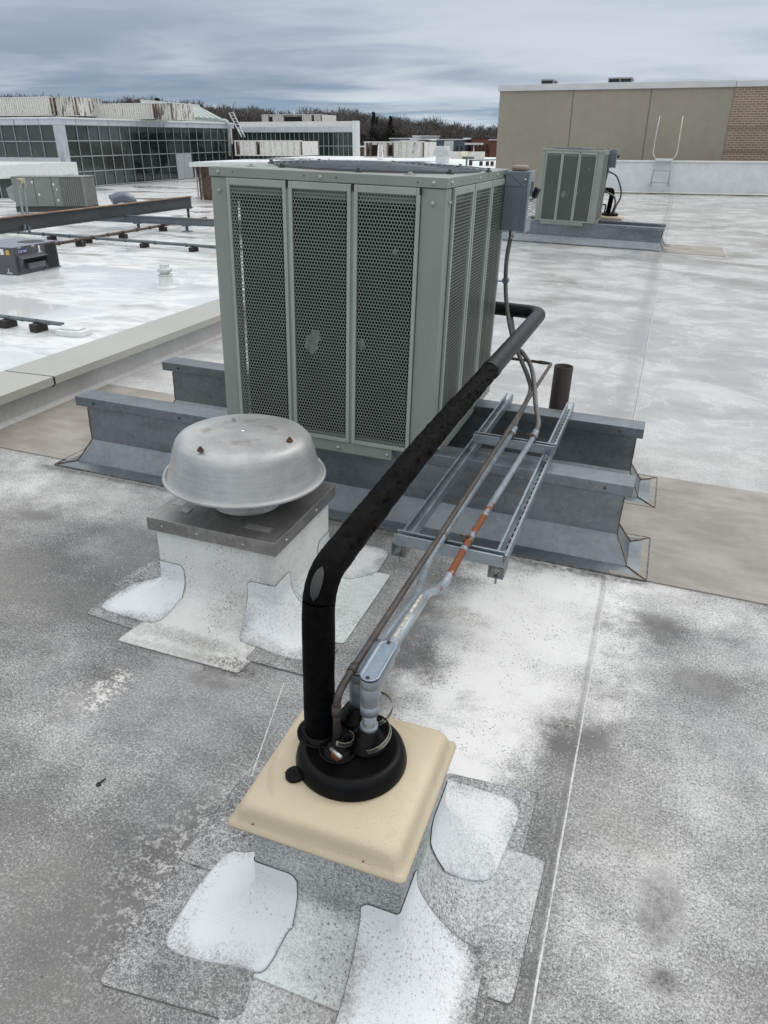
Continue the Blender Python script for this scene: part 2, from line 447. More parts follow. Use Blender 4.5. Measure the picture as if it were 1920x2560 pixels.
M_patch = roof_material('fresh_white_patch', .02, marks=False, white=(.72, .735, .745), rim=.9, big_a=.35, spk=.6)
M_patch2 = roof_material('worn_white_patch', .18, marks=False, white=(.70, .715, .72), rim=.6, spk=.4)
M_seam = simple('seam_bead', (.52, .53, .52), .6, 0, .2, 60)
M_edge = simple('dirty_lap_edge', (.12, .118, .113), .8, 0, .5, 45)
def padmat():
    g = G('walkway_pad_rubber'); x, y, z = g.xyz()
    n = g.noise(2.4, 5, .6); n2 = g.noise(12, 4, .6, g.vec(scale=(.3, 1, 1)))
    b = g.mix((n*.6+n2*.4).sm(.36, .64), (.225, .208, .18), (.335, .315, .28))
    zz = ((x*18.0).frac()-.5).abs()
    ch = ((y*48.0+zz*1.6).frac()-.5).abs().sm(.28, .1)
    b = g.mix(ch*g.noise(1.6, 3).sm(.48, .62)*.35, b, (.20, .19, .175))
    return g.out(b, rough=(n*.3+.42).clamp(), bump=ch, bstr=.4, bdist=.002)
M_pad = padmat()
M_coping = simple('coping_paint', (.38, .38, .345), .38, .0, .05, 1.5)
M_wallmemb = simple('parapet_membrane', (.46, .455, .44), .5, 0, .12, 3, 30, bump=.2)
M_whitewall = simple('white_parapet_membrane', (.66, .675, .68), .5, 0, .10, 2.5, 30, bump=.3)
def lowroof():
    g = G('wet_white_roof'); x, y, z = g.xyz()
    w = g.noise(.30, 5, .62, g.vec(scale=(.55, 1.0, 1)), .7); m = g.noise(1.3, 5, .65, g.vec(scale=(.45, 1.2, 1)), .8)
    far = y.sm(24, 40)
    c = g.mix((m*.5+w*.5+far*-.07).sm(.34, .53), (.40, .405, .40), (.70, .715, .72))
    c = g.mix(w.sm(.56, .66)*(far*.55+.15), c, (.34, .335, .315))
    c = g.mix((m-.50).abs().sm(.03, .0)*.30*far, c, (.80, .80, .80))
    seam = ((x*.33).frac()-.5).abs().sm(.02, .004)
    c = g.mix(seam*.20, c, (.45, .45, .44))
    c = g.mix(ell(x, y, -26.4, 31.0, 1.6, .35, .4, (m-.5)*1.5)*.6, c, (.16, .15, .12))
    c = g.mix(ell(x, y, -16.2, 24.6, 1.5, .7, .6, (m-.5)*3)*.4, c, (.30, .30, .31))
    rough = (w.sm(.46, .60)*-.42+.50).max(.05)
    return g.out(c, rough=rough, spec=.5, bump=m, bstr=.05, bdist=.02)
M_low = lowroof()
M_farroof = simple('far_white_roof', (.74, .755, .76), .35, 0, .14, .25, 2, stretch=(.3, 1, 1))
M_beige = simple('beige_stucco', (.305, .275, .218), .8, 0, .08, .35, 3)
M_joint = simple('wall_joint', (.16, .15, .12), .8)
def brickmat():
    g = G('tan_brick'); n = g.nodes.new('ShaderNodeTexBrick')
    x, y, z = g.xyz()
    g.links.new(g.comb(x, z, 0.0), n.inputs['Vector'])
    n.inputs['Color1'].default_value = (.27, .19, .135, 1); n.inputs['Color2'].default_value = (.20, .145, .105, 1)
    n.inputs['Mortar'].default_value = (.42, .36, .29, 1); n.inputs['Scale'].default_value = 1
    n.inputs['Brick Width'].default_value = .23; n.inputs['Row Height'].default_value = .077; n.inputs['Mortar Size'].default_value = .010
    b = g.mix((z-2.12).abs().sm(.07, .04).max((z-1.35).abs().sm(.07, .04))*.45, n.outputs[0], (.15, .11, .085))
    return g.out(b, rough=.85)
M_brick = brickmat()
M_white_metal = simple('white_enamel', (.70, .71, .70), .35, 0, .06, 3)
M_silver = simple('silver_fascia', (.58, .60, .65), .38, .35, .10, .6, 4)
M_mull = simple('aluminium_mullion', (.42, .44, .45), .4, .4, .1, 2)
def glassmat(name, a, b, rough=.06):
    g = G(name); x, y, z = g.xyz()
    v = g.voro(.34, g.vec(scale=(1, 1, 1.3)), out=1); n = g.noise(.25, 3)
    return g.out(g.mix((n*.5+v*.5).sm(.35, .65), a, b), rough=rough, spec=.6)
M_glass = glassmat('dark_window_glass', (.010, .014, .013), (.045, .055, .052))
M_glassgr = glassmat('grey_green_glass', (.06, .065, .06), (.085, .095, .085), .18)
def containermat(name, seed=0., worn=.56):
    g = G(name); x, y, z = g.xyz()
    n = g.noise(1.2, 6, .7, g.vec(scale=(3.5, 3.5, .55), off=(seed, 0, 0))); m = g.noise(5, 4, .7, g.vec(off=(0, seed, 0)))
    b = g.mix(m.sm(.4, .62), (.56, .55, .51), (.68, .67, .63))
    b = g.mix((n*.8+m*.2).sm(worn, worn+.05), b, (.14, .125, .11))
    return g.out(b, rough=.6, bump=m, bstr=.1)
M_cont = containermat('peeling_white_metal', 0, .585)
M_cont2 = containermat('badly_peeling_metal', 3, .50)
M_rustframe = simple('rusty_frame', (.12, .08, .06), .75, .1, .4, 3)
M_beam = simple('weathered_beam', (.070, .076, .080), .5, .3, .25, .8, 8, stretch=(1, .3, 1))
M_beamrust = simple('rusty_flange', (.22, .14, .095), .7, .2, .3, 2)
M_beam2 = simple('grey_painted_beam', (.16, .185, .20), .5, .2, .15, 1)
M_pipegrey = simple('dull_conduit', (.13, .15, .155), .5, .3, .2, 2)
M_pipebrown = simple('brown_pipe', (.085, .06, .045), .6, .2, .3, 2)
M_block = simple('rubber_block', (.03, .027, .025), .8, 0, .3, 5)
M_rtu = simple('charcoal_cabinet', (.085, .085, .095), .45, .1, .08, 2)
M_rtutop = simple('cabinet_top', (.26, .27, .32), .3, .4, .1, 2)
M_trane = simple('olive_grey_cabinet', (.22, .235, .215), .45, 0, .06, 1)
M_louv = simple('coil_guard_louvre', (.15, .155, .14), .5, .1, .15, 2)
M_blue = simple('blue_badge', (.035, .045, .22), .35)
M_yellow = simple('yellow_sticker', (.62, .40, .03), .5)
M_duct = simple('blue_grey_duct', (.15, .175, .21), .4, .5, .12, 1)
M_greenroof = simple('green_standing_seam', (.36, .42, .39), .45, .1, .1, .4)
M_bark = simple('bare_twigs', (.12, .112, .106), .9, 0, .3, 1.5)
M_bark2 = simple('brown_twigs', (.135, .118, .105), .9, 0, .3, 1.5)
M_ever = simple('evergreen_needles', (.022, .032, .02), .9, 0, .3, 1)
M_brush = simple('winter_undergrowth', (.060, .050, .043), .95, 0, .35, .15, 2)
M_ground = simple('far_ground', (.10, .095, .075), .9, 0, .3, .02)
# ------------------------------------------------------------------ SETTING: near deck
def pl_z(x, y):
    """deck axes point on the walking surface"""
    p = TILT @ Vector((x, y, 0)); t = min(1, max(0, (p.y-16)/12)); t = t*t*(3-2*t)
    p.z = p.z*(1-t)+(-.09)*t
    return TILTI @ p
mb = MB(); xs = [-3.69, -3.3, -2.5, -1.5, -.5, .5, 1.5, 3, 5, 8, 12, 18, 26]; ys = [-3, -1, 1, 3, 5, 8, 12, 14, 16, 17, 18, 19, 20, 21, 22, 23, 24, 25, 26, 27, 28, 30, 34, 40, 52]
mb.add([pl_z(x, y) for y in ys for x in xs], [(j*len(xs)+i, j*len(xs)+i+1, (j+1)*len(xs)+i+1, (j+1)*len(xs)+i) for j in range(len(ys)-1) for i in range(len(xs)-1)], True)
roof = tag(mb.build('roof_deck', M_roof, loc=(0, 0, 0)), kind='structure', near=True)
roof['label'] = 'speckled grey and white roof surface under the large condensing unit'
def seam(x0, y0, x1, y1, w=.006, h=.002, name='roof_seam'):
    a = Vector((x0, y0, 0)); b = Vector((x1, y1, 0)); d = (b-a).normalized(); r = Vector((d.y, -d.x, 0))
    m = MB(); n = 60; vs = []
    for i in range(n+1):
        p = a+(b-a)*i/n; wob = .0009*math.sin(i*.9)+.0004*math.sin(i*2.3)
        vs += [p+r*(wob)+Vector((0, 0, .0005)), p+r*(wob+.0015)+Vector((0, 0, h)), p+r*(wob+.0035)+Vector((0, 0, h*.9)), p+r*w+Vector((0, 0, .0008))]
    m.add(vs, [(i*4+k, i*4+k+1, i*4+k+5, i*4+k+4) for i in range(n) for k in range(3)])
    return m.build(name, M_seam, roof)
seam(.024, .3, .024, 2.93); seam(.02, 4.25, .02, 14.2); seam(-.865, 1.39, -.965, 1.80, .004, .001)
# ------------------------------------------------------------------ far roof, lower roof, ground
mb = MB(); mb.box(-100, -4.02, -20, 128, -3.6, -3.3)
tag(mb.build('lower_roof', M_low, loc=(0, 0, 0)), 'wet white lower roof left of the coping', kind='structure')
mb = MB(); mb.prism([(-38.8, 62), (-21, 68), (-21, 41), (-3.6, 41), (-3.6, 52.5), (26, 52.5), (26, 88), (-38.8, 88)], -.45, -.10)
tag(mb.build('far_roof', M_farroof, loc=(0, 0, 0)), 'white roof beyond the large condensing unit', kind='structure')
mb = MB(); mb.box(-1500, 1500, -60, 2200, -10, -9)
tag(mb.build('ground', M_ground, loc=(0, 0, 0)), kind='structure')
# walkway pads
def pad(x0, x1, y0, y1, label):
    m = MB(); m.prism(roundpoly([(x0, y0), (x1, y0), (x1, y1), (x0, y1)], .02), .0005, .007)
    tag(m.build('walkway_pad', M_pad, loc=(x0, y0, 0)), label, 'walkway pad', 'rubber walkway pads on the roof', near=True)
pad(.03, 4.2, 2.985, 4.19, 'brownish ribbed walkway pad running off the right side beside the near steel rails')
pad(-3.64, -2.6, 3.06, 4.3, 'brownish ribbed walkway pad between the beige coping and the near steel rails')
pad(-.06, 1.02, 14.47, 15.75, 'short grey walkway pad at the end of the farther steel rails')
# ------------------------------------------------------------------ parapet with beige coping (left)
par = thing('parapet_wall', 'low white parapet wall under a beige metal coping, left of the condensing unit', 'parapet', (-3.8, 4, 0))
def prof_ext(prof, y0, y1, name, mat, parent, n=1, bevel=0):
    m = MB(); k = len(prof)
    vs = [(x, y, z) for y in (y0, y1) for (x, z) in prof]
    m.add(vs, [tuple(range(k)), tuple(range(2*k-1, k-1, -1))]+[(i, i+k, (i+1) % k+k, (i+1) % k) for i in range(k)])
    return m.build(name, mat, parent, bevel)
prof_ext([(-3.97, -.1), (-3.66, -.1), (-3.645, .004), (-3.652, .016), (-3.672, .03), (-3.672, .15), (-3.97, .15)], -3, 30, 'wall', M_wallmemb, par)
prof_ext([(-3.655, .15), (-3.97, .15), (-3.97, .19), (-3.655, .19)], -3, 30, 'nailer_strip', simple('pale_cleat', (.55, .55, .54), .4, 0, .08, 2), par)
for y0, y1 in ((-3, 3.742), (3.756, 30)):
    prof_ext([(-3.605, .163), (-3.605, .218), (-4.02, .206), (-4.02, .14), (-3.99, .14), (-3.985, .185), (-3.62, .195), (-3.62, .163)], y0, y1, 'coping', M_coping, par, bevel=.002)
prof_ext([(-3.603, .165), (-3.603, .216), (-4.015, .204), (-4.015, .15), (-3.62, .15)], 3.742, 3.756, 'coping_joint', M_dark, par)
# ------------------------------------------------------------------ steel equipment rails
def rail(y0, x0, x1, label):
    """y0: middle of the cap; cap 130 wide, 372 high"""
    t = thing('equipment_rail', label, 'equipment rail', ((x0+x1)/2, y0, 0), 'galvanised equipment rails')
    hw = .065
    m = MB()
    m.add([(x0, y0-hw, .317), (x0, y0-hw, .372), (x0, y0+hw, .372), (x0, y0+hw, .317), (x1, y0-hw, .317), (x1, y0-hw, .372), (x1, y0+hw, .372), (x1, y0+hw, .317)],
          [(0, 1, 5, 4), (1, 2, 6, 5), (2, 3, 7, 6), (0, 3, 2, 1), (4, 5, 6, 7), (0, 4, 7, 3)])
    m.build('cap', M_galv, t, bevel=.004)
    a, b = x0+.07, x1-.032; w = hw-.008
    m = MB(); f = .208; cx0, cx1 = x0-.14, x1+.125
    prof = [(-w, .33), (-w, .126), (-w-.066, .012), (-f, .004)]
    rows = []
    for (dy, z) in prof:
        ex = 0 if z > .1 else (.066 if z > .008 else .155)
        rows.append([(a-ex, y0+dy, z), (b+ex, y0+dy, z)])
    for (dy, z) in reversed(prof):
        ex = 0 if z > .1 else (.066 if z > .008 else .155)
        rows.append([(a-ex, y0-dy, z), (b+ex, y0-dy, z)])
    vs = [p for r in rows for p in r]; n = len(rows)
    fs = [(2*i, 2*i+2, 2*i+3, 2*i+1) for i in range(n-1)]
    fs += [(1, 3, 2*n-3, 2*n-1), (3, 5, 2*n-5, 2*n-3), (5, 7, 2*n-7, 2*n-5)]
    fs += [(0, 2*n-2, 2*n-4, 2), (2, 2*n-4, 2*n-6, 4), (4, 2*n-6, 2*n-8, 6)]
    m.add(vs, fs); m.build('rail_body', M_galv, t)
    # flange hem and dark sealant line
    m = MB(); m.box(a-.157, b+.157, y0-f-.003, y0-f+.003, .0, .008); m.box(a-.157, b+.157, y0+f-.003, y0+f+.003, .0, .008)
    m.box(b+.152, b+.158, y0-f, y0+f, 0, .008); m.box(a-.158, a-.152, y0-f, y0+f, 0, .008)
    build_split(m, 'sealant_edge', M_edge, t)
    # rust along the soldered corners
    m = MB()
    for (X, s) in ((b, 1), (a, -1)):
        for q in (-1, 1):
            P = [(X+s*.001, y0+q*(w+.001), .31), (X+s*.001, y0+q*(w+.001), .128), (X+s*.067, y0+q*(w+.067), .014), (X+s*.152, y0+q*(f-.004), .008)]
            Q = []
            for i in range(3):
                for k in range(6):
                    p = Vector(P[i]).lerp(Vector(P[i+1]), k/6); Q.append(p+Vector((random.uniform(-1, 1), random.uniform(-1, 1), 0))*.0012)
            Q.append(Vector(P[-1])); m.tube(Q, .0026, 5)
    build_split(m, 'rusty_corner_seam', simple('rust_seam', (.15, .085, .05), .8, .1, .5, 40), t)
    for i in range(6):
        X = x0+.12+(x1-x0-.24)*i/5
        m = MB(); m.lathe([(.0001, 0), (.007, .0), (.006, .004), (.0001, .005)], n=8, M=Matrix.Translation((X, y0-hw, .343)) @ Matrix.Rotation(R(90), 4, 'X'))
        m.build('screw', M_rustbolt, t)
    return t
r1 = rail(3.19, -2.885, .066, 'galvanised steel rail under the front edge of the large condensing unit')
r2 = rail(3.96, -2.86, .077, 'galvanised steel rail under the back half of the large condensing unit')
for src, dy, lab in ((r1, 11.53, 'shiny galvanised rail under the front of the smaller farther condensing unit'), (r2, 11.53, 'galvanised rail behind, under the rear of the farther condensing unit')):
    c = copy_tree(src, (-.10, dy, 0)); c['label'] = lab
# ------------------------------------------------------------------ condensing unit
def perf_mesh(name, cols, rows, p=.0136, hr=.0057):
    """sheet punched with staggered round holes, in local x,z with origin at the bottom middle"""
    H = p*math.sqrt(3)/2; vs = []; fs = []; idx = {}
    W = cols*p
    def vert(x, z):
        k = (round(x, 5), round(z, 5))
        if k not in idx: idx[k] = len(vs); vs.append((x-W/2-p/4, 0, z))
        return idx[k]
    a = p/math.sqrt(3)
    for r in range(rows):
        for c in range(cols):
            cx = (c+.5+(.5 if r % 2 else 0))*p; cz = (r+.7)*H
            ring = []
            for k in range(12):
                an_ = PI/2+k*PI/6
                rr = a if k % 2 == 0 else p/2
                ring.append(vert(cx+rr*math.cos(an_), cz+rr*math.sin(an_)))
            b = len(vs)
            for k in range(12):
                an_ = PI/2+k*PI/6; vs.append((cx+hr*math.cos(an_)-W/2-p/4, 0, cz+hr*math.sin(an_)))
            for k in range(12):
                fs.append((ring[k], ring[(k+1) % 12], b+(k+1) % 12, b+k))
    vs = [(q[0], q[1], q[2]*1.21) for q in vs]
    me = D.meshes.new(name); me.from_pydata(vs, [], fs); me.materials.append(M_sheet_shaded); me.update()
    return me, W+p*.5, (rows+.4)*H*1.21
PF = perf_mesh('perforated_sheet', 18, 76)
PS = perf_mesh('perforated_sheet_side', 21, 76)
UX0, UX1, UY0, UY1, UZ0, UZ1 = -1.905, -.842, 3.08, 4.30, .376, 1.553
def panel(unit, pf, base, width, rotz):
    """framed, folded-edge perforated panel; base = middle of its bottom edge"""
    me, W, Hh = pf; z0 = .382; z1 = 1.512; zc = .398
    M = Matrix.Translation(Vector(base)) @ Matrix.Rotation(rotz, 4, 'Z')
    fr = MB(); hw = width/2; t = .012
    top = zc+Hh
    def bx(a, b, c, d): fr.box(a, b, -t, 0, c, d, M)
    bx(-hw, -W/2, z0, z1); bx(W/2, hw, z0, z1); bx(-W/2, W/2, z0, zc+.003); bx(-W/2, W/2, top-.003, z1)
    o = fr.build('perforated_panel', M_green2, unit, bevel=.002)
    s = D.objects.new('perforated_sheet', me); col.objects.link(s); s.parent = o
    s.matrix_local = Matrix.Translation(-Vector(unit['_base'])) @ M @ Matrix.Translation((0, -t+.0004, zc))
    return o
def make_unit():
    u = thing('condensing_unit', 'large grey-green condensing unit with three perforated front panels, nearest the camera', 'air conditioner', ((UX0+UX1)/2, (UY0+UY1)/2, UZ0), 'roof condensing units')
    for (xa, xb, ya, yb) in ((UX0, -1.828, UY0, UY0+.09), (-.945, UX1, UY0, UY0+.09), (UX0, -1.82, 4.235, UY1), (-.92, UX1, 4.235, UY1)):
        m = MB(); m.box(xa, xb, ya, yb, UZ0, 1.512); m.build('corner_post', M_green, u, bevel=.004)
    m = MB(); m.box(UX0-.004, UX1+.004, UY0-.006, UY1+.006, 1.514, UZ1); m.build('lid', M_green, u, bevel=.003)
    m = MB(); m.box(UX0+.01, UX1-.004, UY0+.006, UY1-.006, UZ0, .384); m.build('base_pan', M_green, u)
    m = MB(); m.box(-1.80, -1.035, UY0-.004, UY0+.004, .325, .38); m.add([(-1.035, UY0-.004, .325), (-1.028, UY0-.004, .33), (-1.028, UY0-.004, .38), (-1.035, UY0-.004, .38)], [(0, 1, 2, 3)])
    m.box(UX1+.002, UX1+.012, UY0+.1, UY1, .335, .38)
    build_split(m, 'fork_rail', M_green, u, bevel=.002)
    m = MB(); m.box(-1.02, UX1-.01, UY0+.02, UY0+.1, .3725, .3757); m.box(UX0+.01, -1.81, UY0+.02, UY0+.1, .3725, .3757); build_split(m, 'isolation_pad', M_black, u)
    m = MB(); m.box(-1.793, -.875, UY0+.045, UY1-.05, .40, 1.47); m.build('coil', M_coil, u)
    rl = random.Random(4)
    for (x, z, r) in ((-1.452, .826, .045), (-1.43, .86, .03), (-1.205, .85, .024), (-1.058, 1.257, .017)):
        m = MB(); n_ = 14; m.add([(x+r*rl.uniform(.6, 1)*math.cos(2*PI*k/n_), UY0+.036, z+1.25*r*rl.uniform(.6, 1)*math.sin(2*PI*k/n_)) for k in range(n_)]+[(x, UY0+.030, z)], [(k, (k+1) % n_, n_) for k in range(n_)]); m.build('coil_lint', simple('pale_lint', (.20, .21, .20), .9, 0, .4, 60), u)
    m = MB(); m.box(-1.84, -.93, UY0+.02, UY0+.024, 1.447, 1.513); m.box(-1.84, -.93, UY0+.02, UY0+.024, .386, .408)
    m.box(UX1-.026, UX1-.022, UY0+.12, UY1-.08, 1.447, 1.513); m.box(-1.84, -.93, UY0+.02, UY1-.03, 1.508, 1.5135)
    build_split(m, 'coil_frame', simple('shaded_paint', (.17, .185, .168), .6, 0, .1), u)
    for cx in (-1.6815, -1.3855, -1.0875):
        panel(u, PF, (cx, UY0, 0), .284, 0)
    for cy in (3.343, 3.70, 4.057):
        panel(u, PS, (UX1, cy, 0), .342, R(90))
        panel(u, PS, (UX0, cy, 0), .342, R(-90))
    m = MB()
    for x in (-1.5337, -1.2365): m.box(x-.006, x+.006, UY0-.006, UY0+.01, .384, 1.486)
    for y in (3.5215, 3.8785): m.box(UX1-.01, UX1+.006, y-.007, y+.007, .384, 1.486)
    build_split(m, 'panel_divider', M_green, u)
    m = MB(); m.box(-1.82, -.92, UY1-.012, UY1-.004, .386, 1.512); m.build('rear_panel', M_green, u)
    # fan guard: rings and spokes in a shallow dome over the dark opening
    c = Vector((-1.355, 3.69, 0))
    m = MB(); m.lathe([(.0005, UZ1+.0015), (.49, UZ1+.0015)], c, 64); m.build('fan_opening', M_dark, u)
    m = MB()
    for k in range(16):
        r = .065+k*.0305; z = UZ1+.010+.014*(1-(r/.52)**2)
        m.tube([c+Vector((r*math.cos(a), r*math.sin(a), z)) for a in [2*PI*j/72 for j in range(73)]], .0026, 5, caps=False)
    for k in range(8):
        a = 2*PI*k/8+.2
        m.tube([c+Vector((r*math.cos(a), r*math.sin(a), UZ1+.007+.014*(1-(r/.52)**2))) for r in (.02, .15, .3, .42, .535)], .003, 5)
    m.lathe([(.0005, UZ1+.029), (.07, UZ1+.028), (.07, UZ1+.022)], c, 24)
    m.build('fan_guard', M_guard, u)
    m = MB()
    for k in range(8):
        a = 2*PI*k/8+.2; p = c+Vector((.527*math.cos(a), .527*math.sin(a), UZ1+.010))
        if abs(p.x-c.x) < .52 : m.lathe([(.0003, .008), (.009, .008), (.009, -.004), (.016, -.004), (.016, -.009)], p, 10)
    build_split(m, 'guard_bolt', M_black, u)
    for (x, y, r) in ((-1.77, 3.2, .022), (-1.02, 3.16, .025)):
        m = MB(); m.lathe([(.0005, UZ1+.013), (.008, UZ1+.012), (.009, UZ1+.004), (r, UZ1+.003), (r, UZ1)], (x, y, 0), 20); m.build('lid_plug', M_green, u)
    m = MB(); F = Matrix.Rotation(R(90), 4, 'X')
    for (x, z) in ((-1.863, 1.532), (-1.381, 1.532), (-.893, 1.532), (-1.862, 1.459), (-.893, 1.458), (-1.30, .35), (-1.05, .352)):
        m.lathe([(.0001, .006), (.006, .006), (.0075, .003), (.009, .0)], n=10, M=Matrix.Translation((x, UY0-.0065, z)) @ F)
    Fx = Matrix.Rotation(R(90), 4, 'Y')
    for (y, z) in ((3.14, 1.532), (3.13, 1.459), (3.62, 1.532), (4.0, 1.534), (4.2, 1.53)):
        m.lathe([(.0001, .006), (.005, .006), (.007, .003), (.008, .0)], n=10, M=Matrix.Translation((UX1+.0045, y, z)) @ Fx)
    build_split(m, 'screw', simple('painted_screw', (.36, .39, .36), .4, .3), u)
    m = MB()
    for (x, z) in ((-1.79, 1.534), (-1.455, 1.534), (-1.31, 1.534), (-.96, 1.532)):
        m.lathe([(.0001, .001), (.0032, .001)], n=8, M=Matrix.Translation((x, UY0-.0065, z)) @ F)
    for y in (3.3, 3.45, 3.8, 3.9, 4.1):
        m.lathe([(.0001, .001), (.0032, .001)], n=8, M=Matrix.Translation((UX1+.0045, y, 1.533)) @ Fx)
    for x in (-1.5337, -1.2365, -.944):
        m.box(x-.005, x+.005, UY0-.0125, UY0-.011, 1.487, 1.512)
    build_split(m, 'punched_hole', M_dark, u)
    return u
unit = make_unit()
unit2 = copy_tree(unit, (-.40, 11.52, 0)); unit2['label'] = 'smaller-looking grey-green condensing unit standing behind on the right, in front of the beige wall'
# data label strip on the back post of the first unit (as the photo shows)
m = MB(); m.box(UX1+.001, UX1+.002, 4.238, 4.292, .50, 1.20); lab = m.build('rating_label', M_label, unit)
m = MB()
for k in range(46):
    z = .53+k*.0143; m.box(UX1+.002, UX1+.0026, 4.246, 4.246+random.uniform(.02, .038), z, z+.0035)
m.build('label_print', simple('faint_print', (.30, .33, .35), .5), unit)
# ------------------------------------------------------------------ disconnect switch
def make_switch():
    t = thing('disconnect_switch', 'blue-grey electrical disconnect box hanging on the corner of the large condensing unit', 'switch box', (-.76, 4.23, 1.25), 'electrical disconnect boxes')
    m = MB(); m.box(-.829, -.712, 4.165, 4.31, 1.262, 1.548); m.build('enclosure', M_swbox, t, bevel=.003)
    m = MB(); m.box(-.7115, -.700, 4.160, 4.315, 1.255, 1.552); m.build('cover', simple('cover_enamel', (.22, .265, .29), .38, .1, .08, 8), t, bevel=.003)
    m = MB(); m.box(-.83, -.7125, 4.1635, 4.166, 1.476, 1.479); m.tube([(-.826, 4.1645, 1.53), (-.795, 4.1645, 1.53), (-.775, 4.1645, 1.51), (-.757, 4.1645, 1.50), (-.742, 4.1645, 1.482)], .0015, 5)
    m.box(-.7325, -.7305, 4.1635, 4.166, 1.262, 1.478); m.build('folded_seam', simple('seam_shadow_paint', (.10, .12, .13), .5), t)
    m = MB(); m.lathe([(.0001, .004), (.006, .004), (.008, 0)], n=10, M=Matrix.Translation((-.725, 4.1645, 1.51)) @ Matrix.Rotation(R(90), 4, 'X')); m.build('screw', M_steel, t)
    for r in (.020, .013, .006):
        m = MB(); m.lathe([(r-.0012, .0), (r, .0012), (r+.0012, 0)], n=24, M=Matrix.Translation((-.79, 4.1648, 1.30)) @ Matrix.Rotation(R(90), 4, 'X')); m.build('knockout', M_swbox, t)
    m = MB(); m.box(-.6998, -.6992, 4.18, 4.29, 1.33, 1.43); m.build('paper_label', M_label, t)
    m = MB(); m.box(-.6998, -.6992, 4.20, 4.285, 1.44, 1.50)
    m.build('warning_label', M_print, t)
    m = MB()
    for k in range(7):
        for j in range(2):
            m.box(-.6992, -.6987, 4.186+j*.052, 4.186+j*.052+random.uniform(.03, .045), 1.338+k*.0125, 1.342+k*.0125)
    m.build('label_print', M_print, t)
    m = MB(); m.bar((-.70, 4.23, 1.405), (-.672, 4.225, 1.437), .018, .014); m.build('handle_arm', M_steel, t, bevel=.002)
    m = MB(); m.bar((-.683, 4.225, 1.425), (-.662, 4.215, 1.475), .026, .028); m.build('handle_grip', M_black, t, bevel=.005)
    m = MB(); m.tube(roundpath([(-.70, 4.225, 1.358), (-.676, 4.225, 1.358), (-.676, 4.225, 1.332), (-.70, 4.225, 1.332)], .012), .0025, 7); m.build('padlock_hasp', M_steel, t)
    m = MB(); m.box(-.81, -.73, 4.19, 4.29, 1.548, 1.575); m.build('foam_stopper', M_tan, t, bevel=.012)
    return t
sw = make_switch()
sw2 = copy_tree(sw, (-.40, 11.52, .0)); sw2['label'] = 'small grey disconnect box on the corner of the farther condensing unit'
# ------------------------------------------------------------------ fan curb and exhaust fan
def skirt_z(d, h=.14, w=.12):
    if d >= w: return 0.
    if d <= 0: return h
    t = d/w; return h*(.45*(1-math.sqrt(max(0, 1-(1-t)**2)))+.55*(1-t)**1.6)
def rect_dist(x, y, r):
    dx = max(r[0]-x, 0, x-r[1]); dy = max(r[2]-y, 0, y-r[3]); return math.hypot(dx, dy)
def skirt(rect, h, w, name, mat, parent, ztop):
    """wall and curved flashing of a curb as one surface"""
    m = MB(); rings = []
    def ring(d, z):
        out = []; x0, x1, y0, y1 = rect
        for (cx, cy, a0) in ((x1, y1, 0), (x0, y1, 90), (x0, y0, 180), (x1, y0, 270)):
            for k in range(6):
                a = R(a0+k*18)
                out.append((cx-math.copysign(.008, math.cos(R(a0+45)))+(d+.008)*math.cos(a), cy-math.copysign(.008, math.sin(R(a0+45)))+(d+.008)*math.sin(a), z))
        return out
    rings.append(ring(0, ztop))
    for k in range(4): rings.append(ring(0, ztop+(h-ztop)*(k+1)/4))
    for k in range(1, 21): rings.append(ring(w*(k/20)**1.5, skirt_z(w*(k/20)**1.5, h, w)+.0012))
    m.ring_loft(rings, caps=False)
    return m.build(name, mat, parent)
